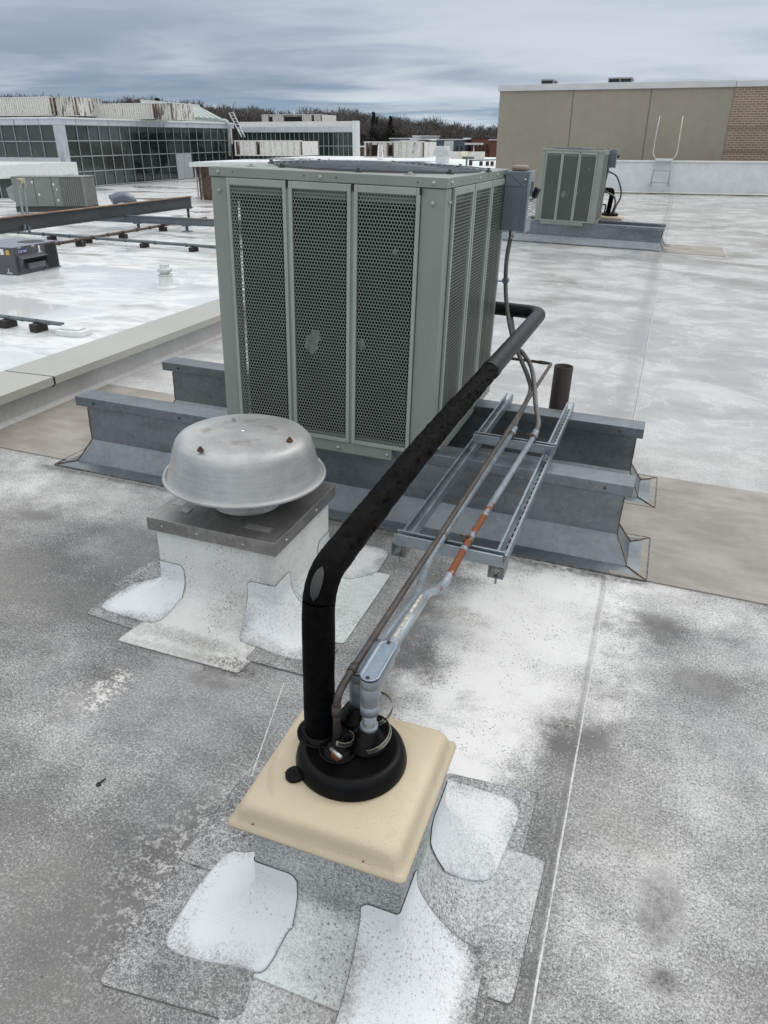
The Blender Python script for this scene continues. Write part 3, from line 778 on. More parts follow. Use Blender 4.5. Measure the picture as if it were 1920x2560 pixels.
def drape(poly, rect, h, w, eps, name, mat, parent, rad=.02, walls=(), edge=True, pucker=0):
    """membrane sheet cut to poly, laid over the curb's flashing and the deck"""
    poly = roundpoly(poly, rad)
    bm = bmesh.new(); vs = [bm.verts.new((a, b, 0)) for a, b in poly]; bm.faces.new(vs)
    xs_ = [p[0] for p in poly]; ys_ = [p[1] for p in poly]
    k = min(xs_)+.009
    while k < max(xs_):
        bmesh.ops.bisect_plane(bm, geom=bm.verts[:]+bm.edges[:]+bm.faces[:], plane_co=(k, 0, 0), plane_no=(1, 0, 0)); k += .009
    k = min(ys_)+.009
    while k < max(ys_):
        bmesh.ops.bisect_plane(bm, geom=bm.verts[:]+bm.edges[:]+bm.faces[:], plane_co=(0, k, 0), plane_no=(0, 1, 0)); k += .009
    if rect:
        dead = [f for f in bm.faces if rect_dist(*f.calc_center_median()[:2], rect) <= 0]
        bmesh.ops.delete(bm, geom=dead, context='FACES')
    for v in bm.verts:
        d = rect_dist(v.co.x, v.co.y, rect) if rect else 9
        n_ = mnoise.noise(Vector((v.co.x*22, v.co.y*22, 3)))*pucker
        v.co.z = skirt_z(d, h, w)+eps+max(-.0005, n_)
        if rect and d <= 0: v.co.z = h
    for e in [e for e in bm.edges if e.is_boundary]:
        pass
    ext = bmesh.ops.extrude_edge_only(bm, edges=[e for e in bm.edges if e.is_boundary and not (rect and all(rect_dist(v.co.x, v.co.y, rect) < .016 for v in e.verts))])
    for g_ in ext['geom']:
        if isinstance(g_, bmesh.types.BMVert): g_.co.z -= (eps if eps < .004 else .004)
    for f in bm.faces: f.smooth = False
    for f in bm.faces:
        if abs(f.normal.z) > .2: f.smooth = True
    bm.normal_update()
    for f in bm.faces:
        if f.normal.z < -.05: f.normal_flip()
    m = MB(); bm.verts.index_update(); m.add([v.co.copy() for v in bm.verts], [[v.index for v in f.verts] for f in bm.faces])
    m.sm = [f.smooth for f in bm.faces]
    bm.free()
    nb = len(m.v)
    for q in walls: m.add(*q)
    o = m.build(name, mat, parent)
    def segd(px, py):
        best = 9
        for i_ in range(len(poly)):
            (ax, ay), (bx_, by_) = poly[i_-1], poly[i_]
            L2 = (bx_-ax)**2+(by_-ay)**2 or 1e-9; t_ = max(0, min(1, ((px-ax)*(bx_-ax)+(py-ay)*(by_-ay))/L2))
            best = min(best, math.hypot(px-ax-(bx_-ax)*t_, py-ay-(by_-ay)*t_))
        return best
    at_ = o.data.attributes.new('rim', 'FLOAT', 'POINT')
    for i_, v_ in enumerate(m.v):
        out_ = 0. if i_ >= nb or not rect else min(1, rect_dist(v_.x, v_.y, rect)/.10)
        at_.data[i_].value = max(0., 1-segd(v_.x, v_.y)/.055)*out_ if i_ < nb else 0.
    if edge:
        e = MB(); P = []
        for i, (a, b) in enumerate(poly):
            d = rect_dist(a, b, rect) if rect else 9
            P.append((a, b, skirt_z(d, h, w)+.0008 if d > .004 else None))
        run = []
        for p in P+P[:1]:
            if p[2] is None:
                if len(run) > 1: e.tube(run, .0016, 4)
                run = []
            else:
                if run:
                    a0 = run[-1]; n_ = max(1, int(math.dist(a0[:2], p[:2])/.02))
                    for k in range(1, n_+1):
                        x_ = a0[0]+(p[0]-a0[0])*k/n_; y_ = a0[1]+(p[1]-a0[1])*k/n_
                        d = rect_dist(x_, y_, rect) if rect else 9
                        if d <= .002: continue
                        run.append((x_+random.uniform(-.0006, .0006), y_+random.uniform(-.0006, .0006), skirt_z(d, h, w)+.0008))
                else: run.append(p)
        if len(run) > 1: e.tube(run, .0015, 4)
        if e.v: e.build('sealed_edge', M_edge, o if False else parent)
    return o
def corner_patch(sx, sy, rect, h, w, lx, ly, poly, ztop, mat, parent, eps=.0035):
    """a sheet bonded round one corner of a curb: down both walls, over the fillet and out on the deck to poly's outline.
    sx, sy pick the corner; lx, ly = how far it runs along the two walls"""
    cx = rect[1] if sx > 0 else rect[0]; cy = rect[3] if sy > 0 else rect[2]; rc = .008
    poly = roundpoly(poly, .022, 6)
    def hit(o, d):
        best = 0
        for (ax, ay), (bx_, by_) in zip(poly, poly[1:]+poly[:1]):
            ex, ey = bx_-ax, by_-ay; den = d[0]*ey-d[1]*ex
            if abs(den) < 1e-9: continue
            t = ((ax-o[0])*ey-(ay-o[1])*ex)/den; u = ((ax-o[0])*d[1]-(ay-o[1])*d[0])/den
            if t > 0 and -1e-6 <= u <= 1+1e-6: best = max(best, t)
        return best
    st = []                                                  # stations: origin, direction, run length
    run = 0
    N = 16
    for k in range(N+1):
        q = lx*(1-(k/N)); st.append(((cx-sx*(rc+q), cy-sy*rc), (0, sy), abs(q)))
    for k in range(1, 20):
        a = (PI/2)*k/20; st.append(((cx-sx*rc, cy-sy*rc), (sx*math.sin(a), sy*math.cos(a)), 0))
    for k in range(N+1):
        q = ly*k/N; st.append(((cx-sx*rc, cy-sy*(rc+q)), (sx, 0), abs(q)))
    outs = []
    for (o, d, q) in st: outs.append(max(.03, hit(o, d)-rc))
    for _ in range(2): outs = [outs[0]]+[(outs[k-1]+2*outs[k]+outs[k+1])/4 for k in range(1, len(outs)-1)]+[outs[-1]]
    m = MB(); V = 26; rim_ = []
    for idx, ((o, d, q), do) in enumerate(zip(st, outs)):
        run_l = lx if idx <= N+10 else ly; e_ = max(0, (run_l-q)) if q else run_l
        endd = run_l-q if q > 0 or idx in (N, N+20) else .2
        zt_ = ztop - .018*max(0, 1-endd/.02)**2
        for r in range(5):
            z = zt_+(h-zt_)*r/5; off = rc+.0022
            m.v.append(Vector((o[0]+d[0]*off, o[1]+d[1]*off, z))); rim_.append(0.)
        for r in range(V):
            t = (r/(V-1))**1.35*do; z = skirt_z(t, h, w)+eps
            n_ = mnoise.noise(Vector((o[0]*20+d[0]*t*20, o[1]*20+d[1]*t*20, 2.)))*.0018*min(1, t/.05)
            off = rc+.0022+t
            p = Vector((o[0]+d[0]*off, o[1]+d[1]*off, z+max(0, n_))); m.v.append(p)
            dd = 9
            for (ax, ay), (bx_, by_) in zip(poly, poly[1:]+poly[:1]):
                L2 = (bx_-ax)**2+(by_-ay)**2 or 1e-9; tt = max(0, min(1, ((p.x-ax)*(bx_-ax)+(p.y-ay)*(by_-ay))/L2))
                dd = min(dd, math.hypot(p.x-ax-(bx_-ax)*tt, p.y-ay-(by_-ay)*tt))
            rim_.append(max(0., 1-dd/.055)*min(1, t/.09))
        p = m.v[-1]; m.v.append(Vector((p.x, p.y, max(.0006, p.z-eps+.0006)))); rim_.append(1.)
    K = 5+V+1; n = len(st); fl = (sx*sy > 0)
    for a in range(n-1):
        for r in range(K-1):
            f = [a*K+r, a*K+r+1, (a+1)*K+r+1, (a+1)*K+r]
            m.f.append(f if fl else f[::-1]); m.sm.append(r < K-2)
    o_ = m.build('corner_patch', mat, parent)
    at_ = o_.data.attributes.new('rim', 'FLOAT', 'POINT')
    for k, v_ in enumerate(rim_): at_.data[k].value = v_
    e = MB(); e.tube([m.v[a*K+K-1]+Vector((0, 0, .0004)) for a in range(n)], .0011, 4)
    e.tube([m.v[r] for r in range(0, K-1)], .0008, 4); e.tube([m.v[(n-1)*K+r] for r in range(0, K-1)], .0008, 4)
    e.tube([m.v[a*K] for a in range(n)], .0009, 4)
    build_split(e, 'sealed_edge', M_edge, parent)
    return o_
FH, FW, BH, BW = .128, .14, .165, .15
cf = thing('fan_curb', 'white membrane-wrapped roof curb carrying the domed exhaust fan', 'roof curb', (-1.37, 2.306, 0), 'membrane-wrapped roof curbs')
FR = (-1.617, -1.122, 2.056, 2.556); FH, FW = .128, .14
skirt(FR, FH, FW, 'curb_wall', M_memb, cf, .395)
Z = []
drape([(-1.862, 1.885), (-1.862, 2.10), (-1.80, 2.30), (-1.60, 2.30), (-1.60, 1.864)], FR, FH, FW, .0035, 'base_sheet', M_memb_dk, cf)
drape([(-1.90, 2.09), (-1.86, 2.40), (-1.80, 2.75), (-1.60, 2.75), (-1.60, 2.12)], FR, FH, FW, .0025, 'base_sheet', M_memb_dk, cf)
drape([(-1.64, 1.787), (-1.13, 1.787), (-1.11, 2.04), (-1.60, 2.04)], FR, FH, FW, .005, 'base_sheet', M_memb3 if False else M_memb, cf)
drape([(-1.15, 1.861), (-.90, 1.861), (-.86, 2.05), (-1.13, 2.09)], FR, FH, FW, .0066, 'base_sheet', M_memb_dk, cf)
drape([(-1.12, 2.08), (-.855, 2.08), (-.855, 2.61), (-1.10, 2.58)], FR, FH, FW, .0035, 'base_sheet', M_memb2, cf)
corner_patch(1, 1, FR, FH, FW, .10, .11, [(-1.30, 2.40), (-1.02, 2.48), (-.915, 2.60), (-.925, 2.80), (-1.24, 2.80)], .19, M_patch2, cf, .0075)
corner_patch(-1, -1, FR, FH, FW, .10, .15, [(-1.84, 1.93), (-1.62, 1.918), (-1.562, 1.932), (-1.514, 2.03), (-1.50, 2.2), (-1.60, 2.24), (-1.74, 2.21), (-1.815, 2.12)], .205, M_patch, cf, .0085)
corner_patch(1, -1, FR, FH, FW, .105, .12, [(-1.228, 1.945), (-.955, 1.92), (-.945, 2.10), (-1.0, 2.20), (-1.14, 2.24), (-1.26, 2.16), (-1.23, 2.04)], .205, M_patch, cf, .0095)
ef = thing('exhaust_fan', 'domed spun-aluminium exhaust fan on a square metal cap, left of the black pipe', 'exhaust fan', (-1.36, 2.302, .4), 'rooftop exhaust fans')
m = MB(); m.box(-1.637, -1.10, 2.035, 2.577, .3455, .4); m.build('curb_cap', M_alu_flat, ef, bevel=.002)
m = MB(); m.box(-1.61, -1.56, 2.16, 2.30, .4002, .4012); m.build('pale_sticker', simple('pale_sticker_film', (.5, .51, .5), .4, .2), ef)
m = MB(); m.box(-1.555, -1.512, 2.118, 2.158, .4002, .4022); build_split(m, 'small_plate', simple('sticker_grey', (.40, .42, .40), .4, .2, .3, 60), ef)
m = MB(); m.box(-1.26, -1.16, 2.10, 2.135, .4002, .4010, Matrix.Translation((0, 0, 0))); build_split(m, 'small_plate', simple('dull_plate', (.42, .42, .42), .4, .5), ef)
c = Vector((-1.36, 2.302, 0))
m = MB(); m.lathe([(.135, .401), (.125, .415), (.12, .475), (.18, .476), (.198, .482), (.205, .50), (.21, .52)], c, 56); m.build('throat', M_alu_flat, ef)
prof = [(.298, .5235), (.294, .5245), (.2905, .530), (.284, .550), (.275, .585), (.266, .62), (.258, .645), (.251, .660), (.239, .673), (.218, .681), (.20, .6845), (.15, .688), (.10, .690), (.05, .691), (.0008, .6912)]
m = MB(); m.lathe(prof, c, 96)
o = m.build('dome', M_alu, ef); o['_o'] = 0
m = MB(); P = [(.296, .519), (.301, .5145), (.307, .516), (.3105, .521), (.3085, .527), (.303, .5295), (.297, .528), (.294, .524), (.296, .519)]
m.lathe(P, c, 96); m.build('rolled_rim', M_alu, ef)
m = MB(); m.lathe([(.286, .528), (.2, .53)], c, 64); m.build('under_plate', M_alu_flat, ef)
m = MB(); m.lathe([(.0003, .6945), (.006, .6943), (.007, .6915)], c, 12); m.build('centre_rivet', simple('bright_rivet', (.8, .8, .8), .15, .9, .02), ef)
for (px, py, mt) in ((501, 1125, M_rustbolt), (583, 1053, M_steel), (724, 1101, simple('orange_rust_bolt', (.12, .05, .03), .7, .2, .4, 60))):
    p = an(px, py, z=.689); m = MB(); m.lathe([(.0003, .012), (.006, .012), (.0065, .004), (.012, .003), (.0125, -.003)], p, 8, smooth=False); m.build('bolt', mt, ef)
m = MB()
for q in ((-1.57, 2.0345, .372), (-1.42, 2.0345, .370), (-1.23, 2.0345, .368)):
    m.lathe([(.0001, .004), (.005, .004), (.006, 0)], n=8, M=Matrix.Translation(q) @ Matrix.Rotation(R(90), 4, 'X'))
for q in ((-1.0995, 2.12, .372), (-1.0995, 2.38, .372)):
    m.lathe([(.0001, .004), (.005, .004), (.006, 0)], n=8, M=Matrix.Translation(q) @ Matrix.Rotation(R(90), 4, 'Y'))
build_split(m, 'cap_screw', M_steel, ef)
# ------------------------------------------------------------------ pipe curb in the foreground
cp = thing('pipe_curb', 'grey and white membrane-wrapped curb with a cream cap in the foreground', 'roof curb', (-.45, 1.18, 0), 'membrane-wrapped roof curbs')
BR = (-.622, -.276, .988, 1.368); BH, BW = .165, .15
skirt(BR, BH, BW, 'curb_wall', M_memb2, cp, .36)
drape([(-.886, 1.386), (-.90, 1.071), (-.60, 1.09), (-.60, 1.386)], BR, BH, BW, .003, 'base_sheet', M_memb_dk, cp)
drape([(-.90, 1.071), (-.888, .74), (-.575, .775), (-.556, .80), (-.62, 1.07)], BR, BH, BW, .0045, 'base_sheet', M_memb_dk, cp)
drape([(-.60, .62), (-.20, .60), (-.24, .87), (-.60, .87)], BR, BH, BW, .003, 'base_sheet', M_memb3, cp, edge=False)
drape([(-.33, 1.616), (-.058, 1.635), (-.068, 1.385), (-.30, 1.36)], BR, BH, BW, .003, 'base_sheet', M_memb_dk, cp)
drape([(-.29, 1.42), (-.003, 1.415), (-.016, 1.02), (-.08, 1.02), (-.29, 1.0)], BR, BH, BW, .0045, 'base_sheet', M_memb3, cp)
drape([(-.16, .62), (-.055, .62), (-.072, 1.06), (-.20, 1.06)], BR, BH, BW, .006, 'base_sheet', M_memb_dk, cp)
corner_patch(-1, -1, BR, BH, BW, .10, .15, [(-.805, .855), (-.548, .882), (-.522, .965), (-.50, 1.10), (-.60, 1.17), (-.72, 1.165), (-.79, 1.14), (-.808, 1.03)], .232, M_patch, cp, .0085)
corner_patch(1, -1, BR, BH, BW, .078, .12, [(-.375, .70), (-.19, .68), (-.085, .85), (-.098, 1.10), (-.13, 1.13), (-.20, 1.14), (-.30, 1.16), (-.38, 1.10), (-.355, .99), (-.374, .92)], .222, M_patch, cp, .0105)
corner_patch(1, 1, BR, BH, BW, .08, .13, [(-.36, 1.585), (-.112, 1.578), (-.096, 1.55), (-.124, 1.31), (-.155, 1.285), (-.25, 1.22), (-.36, 1.25)], .235, M_patch2, cp, .0085)
m = MB()                                                   # lifted fold on the front patch
m.add([(-.205, .885, .006), (-.178, .895, .019), (-.160, .872, .006), (-.172, .842, .005), (-.187, .868, .0165)], [(0, 1, 4), (1, 2, 3, 4), (0, 4, 3)])
m.build('lifted_flap', M_memb2, cp)
# cream cap: flared skirt, rounded shoulders
def rr(x0, x1, y0, y1, r, z, n=6):
    out = []
    for (cx, cy, a0) in ((x1-r, y1-r, 0), (x0+r, y1-r, 90), (x0+r, y0+r, 180), (x1-r, y0+r, 270)):
        for k in range(n+1):
            a = R(a0+90*k/n); out.append((cx+r*math.cos(a), cy+r*math.sin(a), z))
    return out
def make_cap(parent):
    X0, X1, Y0, Y1 = -.672, -.262, .966, 1.388
    m = MB(); rs = []
    for (ins, z, r) in ((.004, .3465, .012), (0, .347, .014), (.0005, .352, .014), (.007, .357, .018), (.0125, .366, .02), (.0165, .380, .022), (.020, .391, .026), (.026, .3985, .03), (.035, .4025, .032), (.055, .4045, .03), (.09, .4035, .03), (.12, .402, .03)):
        rs.append(rr(X0+ins, X1-ins, Y0+ins, Y1-ins, r, z))
    m.ring_loft(rs, caps=False); n = len(rs[0]); b = len(m.v)-n
    m.f.append([b+j for j in range(n)]); m.sm.append(True)
    o = m.build('cap', M_cream, parent)
    m = MB()
    for (x, z) in ((-.61, .362), (-.355, .362)):
        m.lathe([(.0001, .0015), (.0028, .0015)], n=8, M=Matrix.Translation((x, Y0+.0105, z+.004)) @ Matrix.Rotation(R(90), 4, 'X'))
    build_split(m, 'cap_hole', M_rustbolt, parent)
    return o
make_cap(cp)
# rubber boot with four stepped sleeves
SC = Vector((-.47, 1.195, 0))
PIP = Vector((-.555, 1.208, 0)); COP = Vector((-.498, 1.172, 0)); CON = Vector((-.437, 1.218, 0)); CON2 = Vector((-.4925, 1.288, 0))
bt = thing('rubber_boot', 'round black rubber pipe boot on the cream cap', 'pipe boot', (SC.x, SC.y, .40), 'rubber pipe boots')
m = MB(); m.lathe([(.128, .4035), (.129, .408), (.1275, .418), (.123, .432), (.116, .442), (.108, .446), (.100, .4455), (.094, .441), (.0005, .440)], SC, 64); m.build('boot_base', M_rubber, bt)
def sleeve(c, steps, name='boot_sleeve'):
    m = MB(); prof = []
    for (r, z) in steps: prof += [(r, z)]
    m.lathe(prof, c, 36); m.build(name, M_rubber, bt)
sleeve(PIP, [(.054, .4405), (.054, .447), (.049, .448), (.048, .443), (.0415, .443), (.041, .452), (.0365, .453)])
sleeve(COP+Vector((.004, -.002, 0)), [(.043, .441), (.043, .447), (.039, .448), (.036, .443), (.033, .444), (.031, .452), (.028, .453), (.024, .456), (.022, .468), (.014, .4685), (.0135, .482), (.009, .483)])
sleeve(CON+Vector((-.002, -.004, 0)), [(.046, .441), (.0455, .450), (.040, .453), (.038, .464), (.033, .466), (.031, .476), (.024, .478), (.0225, .488), (.017, .489)])
sleeve(CON2, [(.044, .441), (.043, .452), (.037, .454), (.034, .468), (.028, .470), (.025, .482), (.017, .484)])
m = MB(); P = [(-.603, 1.122), (-.612, 1.105), (-.606, 1.085), (-.588, 1.078), (-.572, 1.088), (-.565, 1.105), (-.58, 1.125)]
TC = an(738, 1936, z=.41)-Vector((-.588, 1.101, 0)); P = [(a+TC.x, b+TC.y) for a, b in P]
m.prism(roundpoly(P, .01), .404, .412)
for k in range(7): m.bar((-.611+k*.004+TC.x, 1.096+k*.0042+TC.y, .413), (-.596+k*.004+TC.x, 1.083+k*.0042+TC.y, .413), .0016, .0022)
m.build('pull_tab', M_rubber, bt)
def clamp(cen, r, z, a0, a1, tiltx, tilty, label, housing=None, h=.012):
    t = thing('hose_clamp', label, 'hose clamp', (cen.x, cen.y, z), 'loose hose clamps on the boot')
    m = MB(); n = 40; sl = MB()
    M = Matrix.Translation((cen.x, cen.y, z)) @ Matrix.Rotation(R(tiltx), 4, 'X') @ Matrix.Rotation(R(tilty), 4, 'Y')
    vs = []
    for i in range(n+1):
        a = R(a0+(a1-a0)*i/n); rr_ = r*(1+.10*i/n)
        for (q, zz) in ((rr_, -h/2), (rr_, h/2), (rr_-.0008, h/2), (rr_-.0008, -h/2)): vs.append(M @ Vector((q*math.cos(a), q*math.sin(a), zz)))
        if i % 1 == 0 and i > n*.05:
            for s_ in (.0004, -.0012):
                q = rr_+s_; da = .0009/r
                sl.add([M @ Vector((q*math.cos(a+u), q*math.sin(a+u), w_)) for (u, w_) in ((-da, -h*.3), (da, -h*.3), (da, h*.3), (-da, h*.3))], [(0, 1, 2, 3)])
    m.add(vs, [(4*i+k, 4*i+(k+1) % 4, 4*i+4+(k+1) % 4, 4*i+4+k) for i in range(n) for k in range(4)]+[(0, 1, 2, 3), (4*n+3, 4*n+2, 4*n+1, 4*n)])
    m.build('strap', simple('stainless_strap', (.55, .54, .50), .28, .85, .15, 30), t)
    sl.build('slots', M_dark, t)
    if housing:
        m = MB(); H = Matrix.Translation(housing) @ Matrix.Rotation(R(-28), 4, 'Z')
        m.box(-.011, .011, -.006, .006, -.007, .005, H); m.build('screw_housing', simple('rusty_housing', (.20, .055, .02), .5, .4, .5, 90), t, bevel=.002)
        m = MB(); m.lathe([(.0001, .026), (.0045, .026), (.0045, -.01), (.0001, -.01)], n=12, M=H @ Matrix.Translation((-.008, .0, .0075)) @ Matrix.Rotation(R(90), 4, 'Y')); m.build('worm_screw', M_steel, t)
    return t
clamp(COP+Vector((.012, .004, 0)), .025, .4785, -100, 75, -8, 6, 'small hose clamp with a rusty screw housing beside the thin copper pipe', an(840, 1889, z=.478))
clamp(CON+Vector((.004, -.006, 0)), .048, .474, -75, 88, 14, -16, 'long hose clamp strap looped round the front grey conduit, its end lying on the boot', None, .013)
clamp(CON2+Vector((.030, .004, 0)), .052, .472, -60, 80, 10, -10, 'hose clamp strap looped behind the rear grey conduit', None, .012)
# ------------------------------------------------------------------ insulated suction pipe
ip = thing('insulated_pipe', 'thick black foam-insulated pipe rising from the boot and running back to the condensing unit', 'insulated pipe', (PIP.x, PIP.y, .44), 'black insulated pipes')
zt = .862
full = roundpath([(PIP.x, PIP.y, .45), (PIP.x-.002, PIP.y, .60), (PIP.x-.003, PIP.y+.006, zt-.002), (-.566, 2.0, .874), (-.575, 4.235, .838), (-.835, 4.27, .835)], [.2, .085, .3, .085], 10)
dense = []
for i in range(len(full)-1):
    a, b = full[i], full[i+1]; n = max(1, int((b-a).length/.006))
    for k in range(n): dense.append(a.lerp(b, k/n))
dense.append(full[-1])
vert = [p for p in dense if p.z < .80 and p.y < 1.4]
worn = [p for p in dense if not (p.z < .80 and p.y < 1.4) and p.y < 2.92 and p.x > -.7]
rest = [p for p in dense if p.y >= 2.90]
m = MB(); m.tube(vert+worn[:1], .0362, 28, caps=False, rfun=lambda p, r, i: r*(1+.012*math.sin(i*.2))+mnoise.noise(p*40)*.0006); m.build('riser', M_foam, ip)
def pit(p, r, i):
    n_ = mnoise.fractal(p*Vector((30, 14, 30)).x if False else Vector((p.x*34, p.y*17, p.z*34)), 1.0, 2.2, 4)
    crat = max(0., mnoise.noise(Vector((p.x*60+9, p.y*38, p.z*60)))-.18)
    grow_ = min(1, max(0, (p.y-1.24)/.12)); return r*(1.0+.055*n_*grow_)-.020*crat*grow_+.0003*math.sin(i*1.7)
m = MB(); m.tube(worn, .0358, 56, caps=False, rfun=pit); m.build('weathered_foam', M_foam, ip)
m = MB(); m.tube(rest, .0375, 28, caps=False, rfun=lambda p, r, i: r+(.0025 if 2 < i < 14 else 0)+mnoise.noise(p*30)*.0008); m.build('smooth_foam', M_foam_sm, ip)
# grey tape showing at the elbow
el = [p for p in dense if p.y < 1.262 and p.z > .795]
m = MB(); k0, k1 = 0, len(el)
vs = []; nn = 7
for i, p in enumerate(el[2:-2]):
    t = (el[min(i+3, len(el)-1)]-el[i+1]).normalized(); outw = Vector((.0, -1, 0)); outw = (outw-t*outw.dot(t)); outw = Vector((0, -t.z, t.y)).normalized() if outw.length < .1 else (Vector((0, -t.z, t.y))).normalized()
    side = t.cross(outw).normalized(); f_ = max(0, math.sin(PI*i/(len(el)-5)))**.5
    for j in range(nn):
        a = (j/(nn-1)-.5)*.62*f_+.05
        vs.append(p+(outw*math.cos(a)+side*math.sin(a))*(.0372+.0022*f_))
L = len(el)-4
m.add(vs, [(i*nn+j, i*nn+j+1, (i+1)*nn+j+1, (i+1)*nn+j) for i in range(L-1) for j in range(nn-1)], True)
m.build('bare_tape', M_tape, ip)
# ------------------------------------------------------------------ copper liquid line
lp = thing('copper_pipe', 'thin dull brown copper pipe running from the boot over the rack to the large unit', 'copper pipe', (COP.x, COP.y, .48), 'thin refrigerant pipes')
P = roundpath([(COP.x, COP.y, .46), (COP.x+.001, COP.y, .60), (-.4905, 1.225, .619), (-.489, 2.6, .585), (-.488, 4.30, .547), (-.835, 4.31, .548)], [.03, .03, .05, .02], 6)
m = MB(); m.tube(P, .0088, 16); m.build('tube', M_copper, lp)
m = MB()
for a, b in (((COP.x, COP.y, .545), (COP.x, COP.y, .572)), ((-.4905, 1.235, .6185), (-.4905, 1.262, .618)), ((-.52, 4.302, .547), (-.56, 4.304, .547))):
    m.tube([a, b], .0108, 16)
build_split(m, 'elbow_collar', M_copper, lp)
# ------------------------------------------------------------------ conduits and strut rack
def channel(a, b, name, parent, slots=False, w=.041, h=.041, up=1):
    """open-top U channel with inturned lips from a to b (bottom middle)"""
    a = Vector(a); b = Vector(b); d = (b-a).normalized(); r = Vector((d.y, -d.x, 0))
    prof = [(-w/2, h), (-w/2, 0), (w/2, 0), (w/2, h), (w/2-.009, h), (w/2-.009, h-.006), (w/2-.0028, h-.0028), (w/2-.0028, .0028), (-w/2+.0028, .0028), (-w/2+.0028, h-.0028), (-w/2+.009, h-.006), (-w/2+.009, h)]
    m = MB(); k = len(prof)
    vs = [p+r*x+Vector((0, 0, z)) for p in (a, b) for (x, z) in prof]
    m.add(vs, [(i, i+k, (i+1) % k+k, (i+1) % k) for i in range(k)]+[(0, 1, 8+0, 9), (1, 2, 7, 8), (2, 3, 6, 7), (0, 9, 10, 11), (3, 4, 5, 6)]+[(k+9, k+8, k+1, k), (k+8, k+7, k+2, k+1), (k+7, k+6, k+3, k+2)])
    o = m.build(name, M_galv_dark, parent)
    if slots:
        s = MB(); L = (b-a).length; n = int(L/.05)
        for i in range(n):
            p = a+d*(.03+i*.05)+Vector((0, 0, .0031))
            c_ = [p+d*u+r*v for (u, v) in ((-.014, -.005), (.014, -.005), (.017, 0), (.014, .005), (-.014, .005), (-.017, 0))]
            s.add(c_, [(0, 1, 2, 3, 4, 5)])
        s.build('slot', M_dark, o if False else parent)
    return o
sr = thing('strut_rack', 'rack of four galvanised strut channels lying across the front and rear steel rails', 'pipe support', (-.5, 3.1, .372), None)
channel((-.690, 2.265, .3725), (-.667, 4.06, .3725), 'strut_channel', sr)
channel((-.338, 2.245, .3725), (-.3255, 4.05, .3725), 'strut_channel', sr, True)
channel((-.705, 2.192, .4140), (-.318, 2.180, .4140), 'strut_channel', sr)
channel((-.683, 3.262, .4140), (-.302, 3.255, .4140), 'strut_channel', sr)
m = MB()
for (x, y) in ((-.675, 2.225), (-.338, 2.21)):
    pass
for (x, y) in ((-.690, 2.20), (-.338, 2.19)):
    m.tube([(x, y, .33), (x, y, .44)], .0042, 8)
    m.lathe([(.0001, .381), (.0085, .381), (.0085, .374), (.0001, .374)], (x, y, 0), 6, smooth=False)
build_split(m, 'threaded_rod', M_steel, sr)
m = MB()
for (x, y) in ((-.690, 2.20), (-.338, 2.19)):                # square washers / angle feet at the near ends
    m.box(x-.027, x-.0235, y-.02, y+.06, .362, .413); m.box(x+.0235, x+.027, y-.02, y+.06, .362, .413); m.box(x-.0235, x+.0235, y-.02, y+.055, .362, .3655)
build_split(m, 'angle_foot', simple('dull_bracket', (.20, .215, .225), .45, .6, .2, 30), sr)
m = MB(); clx = ((-.535, 2.20, .469), (-.447, 2.20, .469), (-.513, 3.262, .469), (-.410, 3.262, .469))
for (x, y, z) in clx:
    for s_ in (-1, 1): 
        m.add([(x+s_*.013*math.cos(a)*1.25, y-.008, z+.0145*math.sin(a)) for a in [R(k) for k in range(-60, 120, 20)]]+[(x+s_*.013*math.cos(a)*1.25, y+.008, z+.0145*math.sin(a)) for a in [R(k) for k in range(-60, 120, 20)]], [(i, i+1, i+10, i+9) for i in range(8)])
    m.tube([(x-.03, y, z+.017), (x+.004, y, z+.019)], .0032, 6)
    m.box(x-.010, x-.006, y-.008, y+.008, z, z+.026); m.box(x-.002, x+.002, y-.008, y+.008, z, z+.026)
m.build('pipe_clamp', simple('rusty_clamp', (.17, .12, .085), .6, .5, .5, 60), sr)
